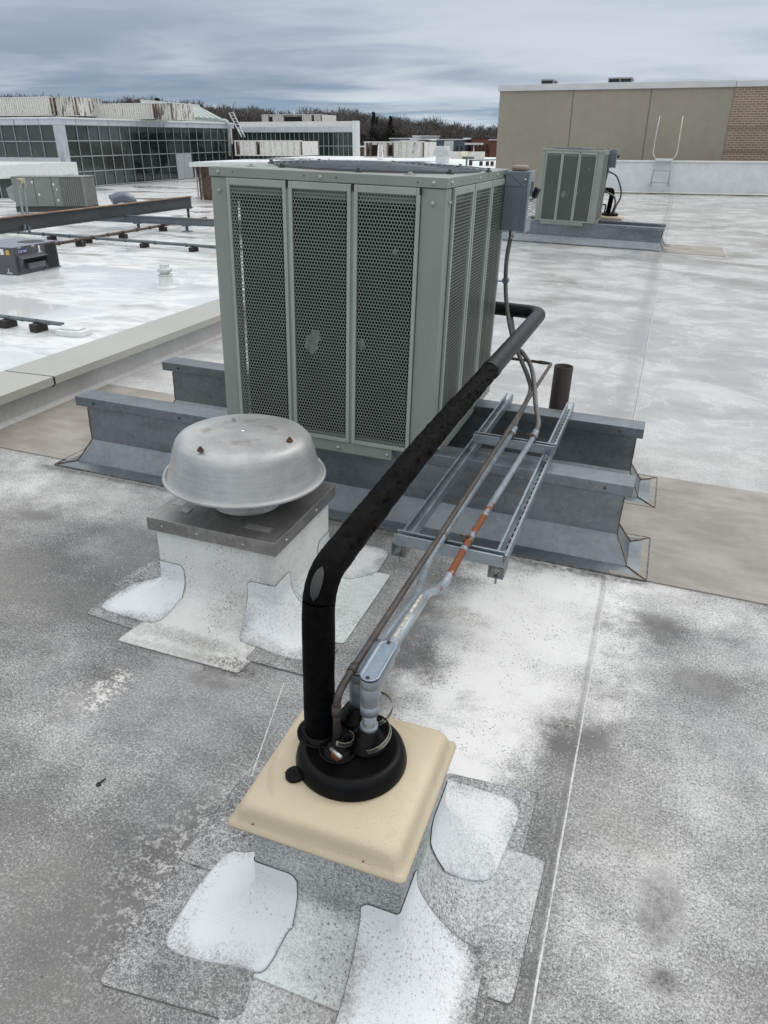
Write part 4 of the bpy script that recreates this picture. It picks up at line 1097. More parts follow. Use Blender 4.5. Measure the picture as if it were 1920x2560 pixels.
def make_lb(t, base, y1, ztop, w=.021, covered=True):
    """vertical hub turning into a long body with an oval cover on top"""
    bx, by = base
    m = MB()
    m.tube([(bx, by, ztop-.105), (bx, by, ztop-.085), (bx, by, ztop-.062), (bx, by, ztop-.03)], [.0195, .0198, .0215, .0225], 24)
    m.build('hub', M_lb, t, bevel=0)
    m = MB(); n = 14; rs = []
    def oval(y0, y1_, w_, z):
        out = []
        for k in range(n+1): a = PI*k/n; out.append((bx+w_*math.cos(a), y1_-w_+w_*math.sin(a), z))
        for k in range(n+1): a = PI+PI*k/n; out.append((bx+w_*math.cos(a), y0+w_+w_*math.sin(a), z))
        return out
    y0 = by-w-.004
    rs = [oval(y0+.012, y1-.004, w*.86, ztop-.055), oval(y0+.006, y1, w*.98, ztop-.042), oval(y0+.001, y1, w*1.02, ztop-.022), oval(y0, y1, w*1.03, ztop-.003)]
    m.ring_loft(rs); m.build('body', M_lb, t)
    m = MB(); m.ring_loft([oval(y0-.001, y1+.001, w*1.08, ztop-.0025), oval(y0-.001, y1+.001, w*1.08, ztop)], smooth=False); m.build('gasket', M_black, t)
    m = MB(); m.ring_loft([oval(y0-.001, y1+.001, w*1.08, ztop+.0005), oval(y0-.001, y1+.001, w*1.08, ztop+.003), oval(y0+.001, y1-.001, w*.98, ztop+.0038), oval(y0+.004, y1-.004, w*.82, ztop+.0038), oval(y0+.006, y1-.006, w*.72, ztop+.0024)]); m.build('cover', M_lbcover, t)
    m = MB(); m.lathe([(.0001, ztop+.006), (.0042, ztop+.006), (.0048, ztop+.003)], (bx, y0+.0075, 0), 10); m.build('cover_screw', M_black, t)
    m = MB(); m.lathe([(.0001, ztop+.0062), (.0042, ztop+.006), (.0048, ztop+.003)], (bx, y1-.0075, 0), 10); m.build('cover_screw', M_rustbolt, t)
    return t
c1 = thing('steel_conduit', 'front grey conduit with a rusty stretch, running from the front oval-covered fitting to the rack', 'conduit', (CON.x, CON.y, .45), 'grey electrical conduits')
m = MB(); m.tube([(CON.x, CON.y, .445), (CON.x, CON.y, .545)], .0165, 20); build_split(m, 'riser_pipe', simple('bright_conduit', (.40, .43, .44), .3, .6, .15, 20), c1)
m = MB(); m.tube([(CON.x, CON.y, .488), (CON.x, CON.y, .500)], .0205, 20); m.build('locknut', M_cond_plain, c1)
m = MB(); m.tube([(CON.x, CON.y, .535), (CON.x, CON.y, .560)], .0215, 20); m.build('locknut', M_cond_plain, c1)
make_lb(c1, (CON.x, CON.y), 1.345, .642)
m = MB(); m.tube([(-.4375, 1.338, .613), (-.4375, 1.372, .611)], .0205, 6, smooth=False); m.build('hex_nut', M_cond_plain, c1, bevel=.001)
m = MB(); m.tube(roundpath([(-.4378, 1.36, .6115), (-.439, 1.615, .592)], .01), .0150, 20); m.build('scraped_conduit', M_cond_scraped, c1)
m = MB(); m.tube(roundpath([(-.439, 1.605, .593), (-.443, 1.66, .575), (-.452, 1.73, .542), (-.449, 1.80, .506), (-.446, 1.90, .474), (-.4465, 2.2, .4705), (-.4085, 3.27, .4705)], [.05, .05, .05, .08, .1], 6), .0122, 18); m.build('conduit', M_cond, c1)
m = MB(); m.tube([(-.4475, 2.115, .4705), (-.4465, 2.14, .4705)], .0145, 16); m.tube([(-.4085, 3.275, .471), (-.4083, 3.30, .472)], .017, 8, smooth=False); m.tube([(-.4083, 3.30, .472), (-.408, 3.345, .476)], .0155, 16); build_split(m, 'coupling', M_cond_plain, c1)
m = MB()
for i in range(16):
    t_ = i/15; p = Vector((-.4378, 1.385, .6097)).lerp(Vector((-.439, 1.60, .5932)), t_)
    w_ = .0035+.002*mnoise.noise(Vector((i*.9, 0, 0)))
    if mnoise.noise(Vector((i*.55, 4, 0))) > -.25:
        m.box(p.x-w_-.001, p.x+w_-.001, p.y, p.y+.0152, p.z+.0149, p.z+.0158)
m.build('paint_scrape', M_scrape, c1)
M_cond_b = simple('conduit_grey_b', (.24, .27, .30), .42, .25, .25, 14, 90)
c2 = thing('steel_conduit', 'rear grey conduit half hidden behind the front fitting, running under the copper pipe', 'conduit', (CON2.x, CON2.y, .45), 'grey electrical conduits')
m = MB(); m.tube([(CON2.x, CON2.y, .445), (CON2.x, CON2.y, .50)], .0165, 20); build_split(m, 'riser_pipe', M_cond_plain, c2)
make_lb(c2, (CON2.x, CON2.y), 1.41, .590)
m = MB(); m.tube(roundpath([(CON2.x, 1.40, .560), (-.486, 1.56, .552), (-.480, 1.70, .535), (-.512, 1.86, .488), (-.533, 2.0, .471), (-.535, 2.25, .4705), (-.5115, 3.27, .4705)], [.05, .06, .07, .06, .1, .1], 6), .0122, 18); m.build('conduit', M_cond_b, c2)
m = MB(); m.tube([(-.5112, 3.275, .471), (-.511, 3.30, .472)], .017, 8, smooth=False); m.tube([(-.511, 3.30, .472), (-.510, 3.35, .476)], .0155, 16); build_split(m, 'coupling', M_cond_plain, c2)
# flexible whips
def whip(px, Ys, first, label, end):
    pts = [Vector(first)] + [an(a, b, Y=y) for (a, b), y in zip(px, Ys)]+[Vector(end)+Vector((0, .055, .028)), Vector(end)]
    t = thing('flexible_conduit', label, 'flexible conduit', tuple(pts[0]), 'grey flexible conduits')
    m = MB(); m.tube(spline(pts, 8), .0118, 16); m.build('hose', M_whip, t)
    return t
w1 = whip([(1268, 640), (1264, 700), (1267, 765), (1281, 843), (1303, 901), (1321, 946), (1325, 982)], [4.21, 4.21, 4.19, 4.12, 3.98, 3.84, 3.68], (-.776, 4.215, 1.262), 'grey flexible conduit dropping from the disconnect box to the left end of the rack', (-.510, 3.34, .476))
m = MB(); m.tube([(-.776, 4.215, 1.262), (-.777, 4.215, 1.235)], .0165, 8, smooth=False); m.tube([(-.777, 4.215, 1.235), (-.778, 4.215, 1.21)], .0145, 16); build_split(m, 'fitting', M_steel, w1)
m = MB(); m.box(-.842, -.765, 4.195, 4.235, .992, .997); m.tube([(-.785, 4.20, 1.0), (-.785, 4.235, 1.0)], .018, 14); build_split(m, 'strap_clip', M_galv_dark, w1)
w2 = whip([(1290, 860), (1309, 885), (1327, 915), (1335, 955), (1339, 1009)], [4.12, 4.02, 3.92, 3.76, 3.56], (-.74, 4.25, .80), 'second grey flexible conduit curving from behind the black pipe to the right conduit coupling', (-.408, 3.335, .476))
# stub pipe
p0 = an(1410, 915, Y=4.36)
t = thing('stub_pipe', 'open dark brown steel pipe stub standing behind the rear rail', 'pipe', (p0.x, 4.36, 0), None)
rs = .0545
m = MB(); m.lathe([(rs, 0), (rs, p0.z), (rs-.006, p0.z), (rs-.006, .2), (.0005, .2)], (p0.x, 4.36, 0), 40); m.build('pipe_wall', M_stub, t)
m = MB(); m.lathe([(rs+.03, .002), (rs+.008, .01), (rs+.003, .05)], (p0.x, 4.36, 0), 32); m.build('flashing', M_memb2, t)
# stray bolt lying on the roof
b0 = an(246, 1960, z=.004)
t = thing('loose_bolt', 'small black bolt lying loose on the grey roof, left foreground', 'bolt', tuple(b0), None)
m = MB(); m.tube([b0, b0+Vector((.008, .022, .003))], .0028, 8); m.build('shank', M_black, t)
m = MB(); m.lathe([(.0001, .006), (.0065, .006), (.0075, .001), (.0001, 0)], b0-Vector((0, 0, .004)), 8, smooth=False); m.build('head', M_black, t)
# ------------------------------------------------------------------ second pipe set by the farther unit
S2 = Vector((-1.10, 16.2, 0))
t = thing('pipe_curb', 'cream-capped pipe curb on the roof behind the farther condensing unit', 'roof curb', tuple(S2), 'membrane-wrapped roof curbs')
m = MB(); m.prism([(S2.x-.2, S2.y-.2), (S2.x+.2, S2.y-.2), (S2.x+.2, S2.y+.2), (S2.x-.2, S2.y+.2)], 0, .35); m.build('curb_wall', M_whitewall, t)
m = MB(); m.ring_loft([rr(S2.x-.26, S2.x+.26, S2.y-.26, S2.y+.26, .02, .34), rr(S2.x-.25, S2.x+.25, S2.y-.25, S2.y+.25, .03, .39), rr(S2.x-.22, S2.x+.22, S2.y-.22, S2.y+.22, .03, .40)]); m.build('cap', M_cream, t)
t = thing('rubber_boot', 'small black rubber boot on the farther cream cap', 'pipe boot', (S2.x, S2.y, .4), 'rubber pipe boots')
m = MB(); m.lathe([(.16, .40), (.16, .44), (.12, .46), (.0005, .46)], S2, 32); m.build('boot_base', M_rubber, t)
t = thing('insulated_pipe', 'short black insulated pipe bent over the farther boot', 'insulated pipe', (S2.x, S2.y, .44), 'black insulated pipes')
m = MB(); m.tube(roundpath([(S2.x-.04, S2.y-.02, .44), (S2.x-.01, S2.y-.02, .86), (-1.36, 15.78, .87)], .09), .046, 14); m.build('foam', M_foam, t)
t = thing('copper_pipe', 'thin pipe rising from the farther boot', 'copper pipe', (S2.x-.1, S2.y-.05, .44), 'thin refrigerant pipes')
m = MB(); m.tube(roundpath([(S2.x-.10, S2.y-.05, .44), (S2.x-.10, S2.y-.05, .60), (-1.30, 15.8, .61)], .04), .014, 8); m.build('tube', M_copper, t)
for (P, lab) in (([(-1.215, 15.68, 1.27), (-1.24, 15.75, 1.0), (-1.22, 15.8, .86), (-1.06, 16.0, .76), (-1.03, 16.15, .6), (-1.07, 16.2, .44)], 'inner grey flexible conduit at the farther unit, bent to the boot'),
                 ([(-1.22, 15.70, 1.20), (-1.06, 15.8, 1.12), (-.95, 15.9, .9), (-.94, 16.0, .74), (-1.0, 16.15, .60), (-1.04, 16.2, .44)], 'outer grey flexible conduit bowed outward at the farther unit')):
    t = thing('flexible_conduit', lab, 'flexible conduit', P[0], 'grey flexible conduits'); m = MB(); m.tube(spline(P, 6), .016, 10); m.build('hose', M_whip, t)
# ------------------------------------------------------------------ white parapet, ladder, beige building (level axes)
PY = 30.87
t = thing('parapet_wall', 'white membrane-covered parapet wall in front of the beige building', 'parapet', (8, PY, -.09), None, near=False)
m = MB(); k = [(PY-.14, -.14), (PY-.05, -.07), (PY, -.03), (PY+.02, .95), (PY+.3, .95), (PY+.3, -.14)]
m.add([(x, y, z) for x in (-2.6, 26) for (y, z) in k], [(0, 5, 4, 3, 2, 1), (6, 7, 8, 9, 10, 11)]+[(i, i+6, (i+1) % 6+6, (i+1) % 6) for i in range(6)]); m.build('wall', M_whitewall, t)
m = MB(); m.box(-2.65, 26, PY-.02, PY+.36, .95, 1.0); m.build('coping', M_white_metal, t, bevel=.01)
m = MB(); m.box(-2.6, 26, PY-.19, PY-.13, -.10, -.05); m.build('base_strip', simple('mossy_base', (.24, .22, .15), .9, 0, .3, 3), t)
def lp_(x, y, Y): return af(1200+.434*x, 160+.434*y, Y=Y)
t = thing('roof_ladder', 'short white steel ladder leaning over the white parapet', 'ladder', tuple(lp_(1030, 705, PY-.3)), None, near=False)
rails = []
for (a, b, c_, d_) in (((980, 705), (1000, 620), (1010, 548), None), ((1083, 705), (1095, 620), (1110, 545), None)):
    m = MB(); m.tube([lp_(*a, PY-.25), lp_(*b, PY-.2), lp_(*c_, PY-.12)], .022, 8); build_split(m, 'stile', M_mull, t)
for (a, b) in (((985, 683), (1088, 685)), ((992, 614), (1098, 616)), ((1003, 570), (1105, 572))):
    m = MB(); m.bar(lp_(*a, PY-.22), lp_(*b, PY-.22), .03, .03); build_split(m, 'rung', M_mull, t)
m = MB(); m.bar(lp_(1012, 550, PY-.06), lp_(1112, 552, PY-.06), .16, .07); m.build('top_step', M_white_metal, t)
for (P) in ([(1012, 545), (996, 520), (1012, 420), (1036, 300)], [(1110, 548), (1134, 520), (1150, 420), (1170, 300)]):
    m = MB(); m.tube(roundpath([lp_(*q, PY-.05+.12*i) for i, q in enumerate(P)], .15), .017, 8); m.build('grab_rail', simple('dull_rail', (.50, .50, .47), .5), t)
m = MB()
for q in ((980, 700), (1083, 702)): 
    p = lp_(*q, PY-.25); m.box(p.x-.06, p.x+.06, p.y-.05, p.y+.05, p.z-.04, p.z+.05)
build_split(m, 'foot_bracket', M_mull, t)
BY = 32.87; bx0 = af(1251, 213, Y=BY).x; btop = 3.56
t = thing('beige_building', 'windowless beige building with a brick section at its right end', 'building', (8, BY, -.09), None, near=False)
bj = [af(1200+.434*x, 300, Y=BY).x for x in (523, 965)]; bk = af(1830, 260, Y=BY).x
m = MB(); m.box(bx0, bk, BY, BY+25, -9, btop-.22); m.build('stucco_wall', M_beige, t)
m = MB(); m.box(bk+.001, 30, BY-.03, BY+25, -9, btop-.22); m.build('brick_wall', M_brick, t)
m = MB()
for x in bj: m.box(x-.02, x+.02, BY-.006, BY-.001, -.1, btop-.22)
build_split(m, 'wall_joint', M_joint, t)
m = MB(); m.box(bx0-.06, bk+.02, BY-.08, BY+25, btop-.219, btop); m.box(bk+.03, 30, BY-.10, BY+25, btop-.219, btop-.02); build_split(m, 'roof_coping', simple('grey_white_coping', (.56, .57, .57), .4, 0, .05, 1), t, bevel=.01)
for (xa, xb, ya, label, n) in ((352, 424, 88, 'small dark roof vent, leftmost on the beige building', 1), (738, 878, 78, 'long dark louvred roof vent on the beige building', 2)):
    a = af(1200+.434*xa, 200, Y=BY+3); b = af(1200+.434*xb, 200, Y=BY+3); zt_ = af(1200+.434*xa, 160+.434*ya, Y=BY+3).z
    t = thing('roof_vent', label, 'roof vent', ((a.x+b.x)/2, BY+3, btop-.1), 'roof vents on the beige building', near=False)
    m = MB(); w_ = (b.x-a.x)/n
    for i in range(n): m.box(a.x+i*w_+.04, a.x+(i+1)*w_-.04, BY+3.02, BY+4.5, btop-.1, zt_-.05)
    m.build('vent_body', M_black, t)
    m = MB(); m.box(a.x, b.x, BY+3, BY+4.6, zt_-.05, zt_)
    for i in range(n+1): m.box(a.x+i*(w_-.02), a.x+i*(w_-.02)+.04, BY+2.99, BY+3.03, btop-.1, zt_-.05)
    build_split(m, 'vent_frame', simple('vent_grey', (.28, .29, .30), .5), t)
# ------------------------------------------------------------------ glass building
def glazing(t, P0, P1, z0, z1, bays, rows, glass, skip=None, outn=None, mw=.07):
    """panes, mullions and transoms on the wall from P0 to P1"""
    P0 = Vector((*P0, 0)); P1 = Vector((*P1, 0)); d = (P1-P0)/bays; n_ = outn
    g_ = MB()
    for i in range(bays):
        for j in range(rows):
            if skip and skip(i, j): continue
            za = z0+(z1-z0)*j/rows; zb = z0+(z1-z0)*(j+1)/rows
            a = P0+d*i-n_*.08; b = P0+d*(i+1)-n_*.08
            g_.add([(a.x, a.y, za), (b.x, b.y, za), (b.x, b.y, zb), (a.x, a.y, zb)], [(0, 1, 2, 3)])
    g_.build('window_glass', glass, t)
    m_ = MB()
    for i in range(bays+1):
        p = P0+d*i; m_.bar((p.x, p.y, z0), (p.x, p.y, z1), mw, mw, up=tuple(d.normalized()))
    for j in range(rows+1):
        z = z0+(z1-z0)*j/rows; m_.bar((P0.x, P0.y, z), (P1.x, P1.y, z), mw, mw*1.3)
    m_.build('mullion_grid', M_mull, t)
gx, gy = -62.2, 73.8
t = thing('glass_building', 'long two-storey building with sloping-row windows and a silver fascia, far left', 'building', (gx, 90, -3.3), 'glass-walled buildings', near=False)
m = MB(); m.box(-110, gx-.3, gy+.3, 111, -3.3, 3.05); m.build('dark_interior', M_dark, t)
m = MB(); m.box(-110, gx+.15, gy-.15, 111.5, 3.05, 3.62); m.build('fascia', M_silver, t)
m = MB(); m.box(-110, gx+.3, gy-.3, 111.5, 3.62, 3.78); m.build('roof_edge', M_white_metal, t)
m = MB()
for k in range(7): y = gy+2.5+k*5.6; m.box(gx+.15, gx+.17, y, y+.10, 3.06, 3.61)
for k in range(4): x = gx-2.6-k*3.3; m.box(x, x+.1, gy-.17, gy-.15, 3.06, 3.61)
build_split(m, 'fascia_joint', simple('fascia_joint_grey', (.3, .31, .33), .5), t)
m = MB(); m.box(gx-.75, gx+.12, gy-.12, gy+.75, -3.3, 3.049); m.build('corner_pillar', simple('pillar_grey', (.48, .50, .53), .4, .2, .1, 1), t)
glazing(t, (gx, gy+.75), (gx, 110.5), -3.2, 3.04, 19, 4, M_glass, skip=lambda i, j: j < 2 and i in (11, 12), outn=Vector((1, 0, 0)))
m = MB(); y_ = gy+.75+(110.5-gy-.75)*11/19; y2_ = gy+.75+(110.5-gy-.75)*13/19; m.box(gx-.05, gx+.0, y_+.06, y2_-.06, -3.2, -.08)
for k in range(24): m.box(gx, gx+.02, y_+.2, y2_-.2, -3.1+k*.125, -3.04+k*.125)
m.build('louvre_doors', simple('pale_louvre', (.40, .42, .43), .5), t)
glazing(t, (-90, gy), (gx-.75, gy), -.2, 3.04, 15, 2, M_glassgr, outn=Vector((0, -1, 0)))
m = MB(); m.box(-90, gx-.4, gy-.35, gy+.2, -1.2, -.2); m.build('sill_wall', M_whitewall, t)
# second block
t = thing('glass_building', 'lower far glass building with white end column, ending left of the tree line gap', 'building', (-52, 112.5, -3.3), 'glass-walled buildings', near=False)
bx1 = af(893, 340, Y=112.3).x; bc = af(883, 340, Y=112.3).x
m = MB(); m.box(gx+.31, bc-.1, 112.8, 113.3, -3.3, 2.6); m.build('dark_interior', M_dark, t)
m = MB(); m.box(gx+.31, bc, 112.2, 113.3, 2.55, 3.25); m.build('fascia', M_silver, t)
m = MB(); m.box(gx+.31, bc-.05, 112.9, 113.35, 3.26, 3.95); m.build('parapet_top', M_white_metal, t)
m = MB(); m.box(bc, bx1, 112, 113.4, -3.3, 3.98); m.build('end_column', M_white_metal, t)
glazing(t, (gx+.31, 112.4), (bc-.05, 112.4), -2.9, 2.54, 24, 3, M_glassgr if False else glassmat('green_glass', (.012, .022, .017), (.035, .05, .042)), outn=Vector((0, -1, 0)), mw=.06)
# low canopy block, left
cpx = -58.
cy1 = af(191, 405, X=cpx).y; zc_ = af(191, 405, X=cpx).z
t = thing('canopy_block', 'low flat-roofed white annexe in front of the glass building, far left', 'building', (-64, cy1-8, -3.3), None, near=False)
m = MB(); m.box(-80, cpx, cy1-30, cy1, zc_-1.15, zc_); m.build('white_fascia', M_white_metal, t)
m = MB(); m.box(-80, cpx-.5, cy1-30, cy1-.5, -3.3, zc_-1.16); m.build('dark_glazing', M_glass, t)
m = MB(); m.box(cpx-.5, cpx, cy1-.7, cy1, -3.3, zc_-1.151)
m.build('end_pier', M_white_metal, t)
m = MB()
for k in range(14): m.box(cpx-.48, cpx-.42, cy1-3-k*1.9, cy1-2.93-k*1.9, -3.3, zc_-1.16)
build_split(m, 'mullion', M_mull, t)
# ------------------------------------------------------------------ peeling screens round old machines
def screen(pxl, pxr, ytop, ybot, Y, dep, label, mat, gaps=(), end=None, ribs=.28, rust=True, name='louvre_screen', y2=None):
    a = af(pxl, (ytop+ybot)/2, Y=Y); b = af(pxr, (ytop+ybot)/2, Y=Y); z1 = af((pxl+pxr)/2, ytop, Y=Y).z; z0 = af((pxl+pxr)/2, ybot, Y=Y).z
    t = thing(name, label, 'equipment screen', ((a.x+b.x)/2, Y, z0), 'peeling white equipment screens', near=False)
    W = b.x-a.x
    segs = []; x = a.x
    for (g0, g1) in gaps: segs.append((x, a.x+W*g0)); x = a.x+W*g1
    segs.append((x, b.x))
    for (s0, s1) in segs:
        m = MB()
        n = max(1, int(round((s1-s0)/ribs)))
        for i in range(n):
            u = s0+(s1-s0)*i/n; v = s0+(s1-s0)*(i+1)/n; m.box(u, v-(v-u)*.32, Y, Y+.16, z0+.06, z1-.03)
        m.box(s0, s1, Y+.06, Y+.1, z0+.06, z1-.04)
        m.build('ribbed_sheet', mat, t)
    m = MB(); m.box(a.x-.05, b.x+.05, Y-.02, Y+.2, z1-.03, z1+.07); m.box(a.x-.05, b.x+.05, Y-.02, Y+.2, z0-.03, z0+.06); m.box(a.x-.02, b.x+.02, Y+dep-.2, Y+dep, z0, z1)
    for i in (0, 1):
        X = (a.x, b.x)[i]; m.box(X-.08, X+.02, Y+.2, Y+dep-.2, z0, z1)
    build_split(m, 'outer_frame', mat, t)
    m = MB(); m.box(a.x+.15, b.x-.15, Y+.6, Y+dep-.3, z0+.1, z1-.2); m.build('dark_inside', M_dark, t)
    if rust:
        m = MB()
        for (g0, g1) in list(gaps)+[(1.0, 1.0)]:
            for g_ in {g0, g1}: X = a.x+W*g_; m.box(X-.04, X+.04, Y-.03, Y+.19, z0+.07, z1-.04)
        build_split(m, 'rusty_post', M_rustframe, t)
    return t
screen(-30, 128, 244, 289, 84, 6, 'long ribbed peeling screen at the far left on the glass building roof', M_cont, ribs=.34)
screen(137, 190, 243, 290, 84.5, 5, 'narrow dark badly peeled screen next to the long ribbed one', M_cont2, gaps=((.0, .06),), ribs=.34)
screen(216, 384, 260, 298, 88, 6, 'long low ribbed screen left of the green metal roof', M_cont, ribs=.34)
screen(390, 429, 259, 300, 88, 5, 'short peeling screen with a rusty end post beside the green roof', M_cont2, gaps=((.0, .22),), ribs=.4)
screen(655, 803, 287, 314, 118, 6, 'open-sided screen box on top of the farther glass building', M_cont, gaps=((.12, .18), (.38, .68), (.85, .88)), ribs=.4)
screen(587, 753, 353, 389, 72, 4, 'white peeling screen standing on the far roof in front of the glass building', M_cont, gaps=((.03, .07), (.34, .38)), ribs=.6)
screen(911, 983, 356, 393, 66, 4, 'open-framed left half of a screen on the far roof, beside a small ladder', M_cont, gaps=((.08, .18), (.22, .46), (.82, .98)), ribs=.6)
screen(984, 1058, 355, 394, 66, 4, 'solid streaked white screen on the far roof, right of the open-framed one', M_cont, ribs=.6)
# siding wall below the far roof edge
t = thing('ribbed_siding', 'rusty white ribbed siding below the edge of the far white roof', 'siding wall', (-36, 62.3, -3.3), None, near=False)
d_ = Vector((18, 6, 0)).normalized(); o_ = Vector((-38.7, 62.15, 0)); m = MB()
for k in range(40):
    if k == 2: m.build('ribbed_sheet', M_cont2, t); m = MB()
    if k in (2, 3): continue
    a = o_+d_*(k*.42); m.bar((a.x, a.y, -3.2), (a.x, a.y, -.47), .28, .10, up=tuple(d_))
m.build('ribbed_sheet', M_cont2, t)
m = MB(); a = o_+Vector((.1, .18, 0)); b = o_+d_*17+Vector((0, .18, 0)); m.bar((a.x, a.y, -1.85), (b.x, b.y, -1.85), .1, 2.7); m.build('backing', M_rustframe, t)
m = MB(); m.bar((o_.x-.2, o_.y-.5, -.30), ((o_+d_*18.6).x, (o_+d_*18.6).y-.5, -.30), .5, .34); m.build('roof_edge_fascia', M_white_metal, t)
# green standing-seam roof
t = thing('gabled_roof_building', 'building with a pale green standing-seam roof behind the peeling screens', 'building', (-85, 128, 3.0), None, near=False)
p = [af(352, 253, Y=140), af(498, 266, Y=140), af(556, 297, Y=131), af(425, 288, Y=125), af(352, 283, Y=122)]
m = MB(); A, B, C_, E_, F_ = p
m.add([A, B, C_, F_, A+Vector((0, 0, -.5)), B+Vector((0, 0, -.5)), C_+Vector((0, 0, -.5)), F_+Vector((0, 0, -.5))], [(3, 2, 1, 0), (4, 5, 6, 7), (0, 1, 5, 4), (1, 2, 6, 5), (2, 3, 7, 6), (3, 0, 4, 7)]); m.build('metal_roof', M_greenroof, t)
m = MB()
for k in range(1, 14):
    u = k/14; m.bar(A.lerp(B, u)+Vector((0, 0, .08)), F_.lerp(C_, u)+Vector((0, 0, .08)), .10, .14)
m.build('standing_seam', simple('seam_pale', (.46, .52, .49), .4), t)
m = MB(); m.bar(A+Vector((0, 0, .12)), B+Vector((0, 0, .12)), .5, .35); m.build('ridge_cap', M_white_metal, t)
m = MB(); m.add([F_+Vector((.0, 0, -.5)), C_+Vector((0, 0, -.5)), C_+Vector((0, 0, -4)), F_+Vector((0, 0, -4))], [(0, 1, 2, 3)]); m.add([q+Vector((0, 3, 0)) for q in (F_+Vector((.0, 0, -.5)), C_+Vector((0, 0, -.5)), C_+Vector((0, 0, -4)), F_+Vector((0, 0, -4)))], [(3, 2, 1, 0)]); m.build('eave_wall', M_whitewall, t)
# roof access ladder and downpipe on the glass building
t = thing('access_ladder', 'steel access ladder rising above the glass building fascia', 'ladder', tuple(af(520, 350, Y=106)), None, near=False)
for q in (((573, 283), (604, 342)), ((583, 281), (612, 342))):
    m = MB(); m.tube([af(*q[0], Y=106), af(*q[1], Y=100)], .09, 6); build_split(m, 'stile', M_mull, t)
m = MB()
for k in range(8):
    u = k/8; m.tube([af(573, 283, Y=106).lerp(af(604, 342, Y=100), u), af(583, 281, Y=106).lerp(af(612, 342, Y=100), u)], .05, 5)
m.build('rungs', M_mull, t)
t = thing('downpipe', 'grey downpipe bent over the corner of the glass building', 'pipe', tuple(af(573, 385, Y=108)), None, near=False)
m = MB(); m.tube(roundpath([af(548, 301, Y=109), af(566, 301, Y=109), af(572, 312, Y=109), af(574, 390, Y=109)], .6), .22, 8); m.build('pipe', M_mull, t)
# ------------------------------------------------------------------ lower-roof steelwork and pipes
def ibeam(a, b, h, w, label, mat, rustmat, group, posts=(), zfoot=-3.3):
    a = Vector(a); b = Vector(b); t = thing('steel_beam', label, 'steel beam', tuple((a+b)/2), group, near=False)
    m = MB(); m.bar(a+Vector((0, 0, h/2)), b+Vector((0, 0, h/2)), .05, h-.08); m.bar(a+Vector((0, 0, .02)), b+Vector((0, 0, .02)), w, .04); m.build('web', mat, t)
    m = MB(); m.bar(a+Vector((0, 0, h-.02)), b+Vector((0, 0, h-.02)), w, .045); m.build('top_flange', rustmat, t)
    for p in posts:
        m = MB(); m.tube([(p[0], p[1], zfoot), (p[0], p[1], a.z)], .09, 12); m.lathe([(.32, zfoot), (.32, zfoot+.05), (.1, zfoot+.07)], (p[0], p[1], 0), 16); m.box(p[0]-.22, p[0]+.22, p[1]-.22, p[1]+.22, a.z-.05, a.z); m.build('post', mat, t)
    return t
ibeam((-31.6, 22, -2.6), (-30.9, 48.6, -2.6), .74, .36, 'heavy dark steel beam with a rusty top flange crossing the lower roof', M_beam, M_beamrust, 'steel beams on the lower roof', [(-30.95, 48.2), (-31.5, 26)])
ibeam((-36, 41.7, -2.93), (-16, 40.3, -2.93), .42, .25, 'lighter grey steel beam behind the heavy one', M_beam2, M_beam2, 'steel beams on the lower roof', [(-30.2, 41.35), (-26.6, 41.1), (-22.8, 40.8)])
m = MB()
def piperun(a, b, r, z, mat, label, blocks, name='pipe_run', n2=0):
    a = Vector((*a, z)); b = Vector((*b, z)); t = thing(name, label, 'pipe', tuple((a+b)/2), 'pipes on the lower roof', near=False)
    m = MB(); m.tube([a, b], r, 10); m.build('pipe', mat, t)
    if n2:
        m = MB(); m.tube([a+Vector((0, n2, 0)), b+Vector((0, n2, 0))], r*.8, 8); m.build('pipe', mat, t)
    d = (b-a).normalized(); s_ = Vector((d.y, -d.x, 0))
    m = MB()
    for u in range(1, 12): 
        q = a.lerp(b, u/12); m.tube([q, q+d*.12], r*1.35, 10)
    build_split(m, 'coupling', mat, t)
    for p in blocks:
        k = thing('support_block', 'dark rubber block under the %s at %.0f metres' % (name, p[1]), 'support block', (p[0], p[1], -3.3), 'rubber pipe support blocks', near=False)
        k['label'] = p[2]
        m = MB(); M = Matrix.Translation((p[0], p[1], 0)) @ Matrix.Rotation(math.atan2(d.y, d.x), 4, 'Z'); m.box(-.14, .14, -.22, .22, -3.299, z-r-.001, M); m.build('block', M_block, k, bevel=.02)
    return t
piperun((-40, 36.3), (-16, 32.8), .07, -3.02, M_pipegrey, 'grey conduit run across the lower roof behind the small charcoal machine',
        [(-31.3, 35.0, 'rubber block under the grey conduit just above the charcoal machine'), (-28.65, 34.65, 'rubber block under the grey conduit beside the brown pipe crossing'), (-24.7, 34.1, 'rubber block under the grey conduit, middle of the stretch right of the crossing'), (-21.5, 33.6, 'rubber block under the grey conduit nearest the large condensing unit')], 'conduit_run', .2)
piperun((-28.1, 30.5), (-28.2, 46), .075, -2.98, M_pipebrown, 'rusty brown pipe running back across the lower roof',
        [(-28.1, 33.4, 'rubber block under the brown pipe at the conduit crossing'), (-28.13, 37.0, 'rubber block under the brown pipe, middle one'), (-28.15, 40.9, 'rubber block under the brown pipe, farthest one')], 'brown_pipe')
piperun((-22, 17.9), (-15.6, 17.15), .045, -3.02, M_pipegrey, 'dark conduit ending at a small white curb on the lower roof',
        [(-17.75, 17.4, 'dark block under the short conduit, at the left'), (-16.5, 17.25, 'dark block under the short conduit beside the white curb')], 'short_conduit', .12)
t = thing('roof_curb', 'small square white curb on the lower roof at the end of the dark conduit', 'roof curb', (-15.2, 17.25, -3.3), None, near=False)
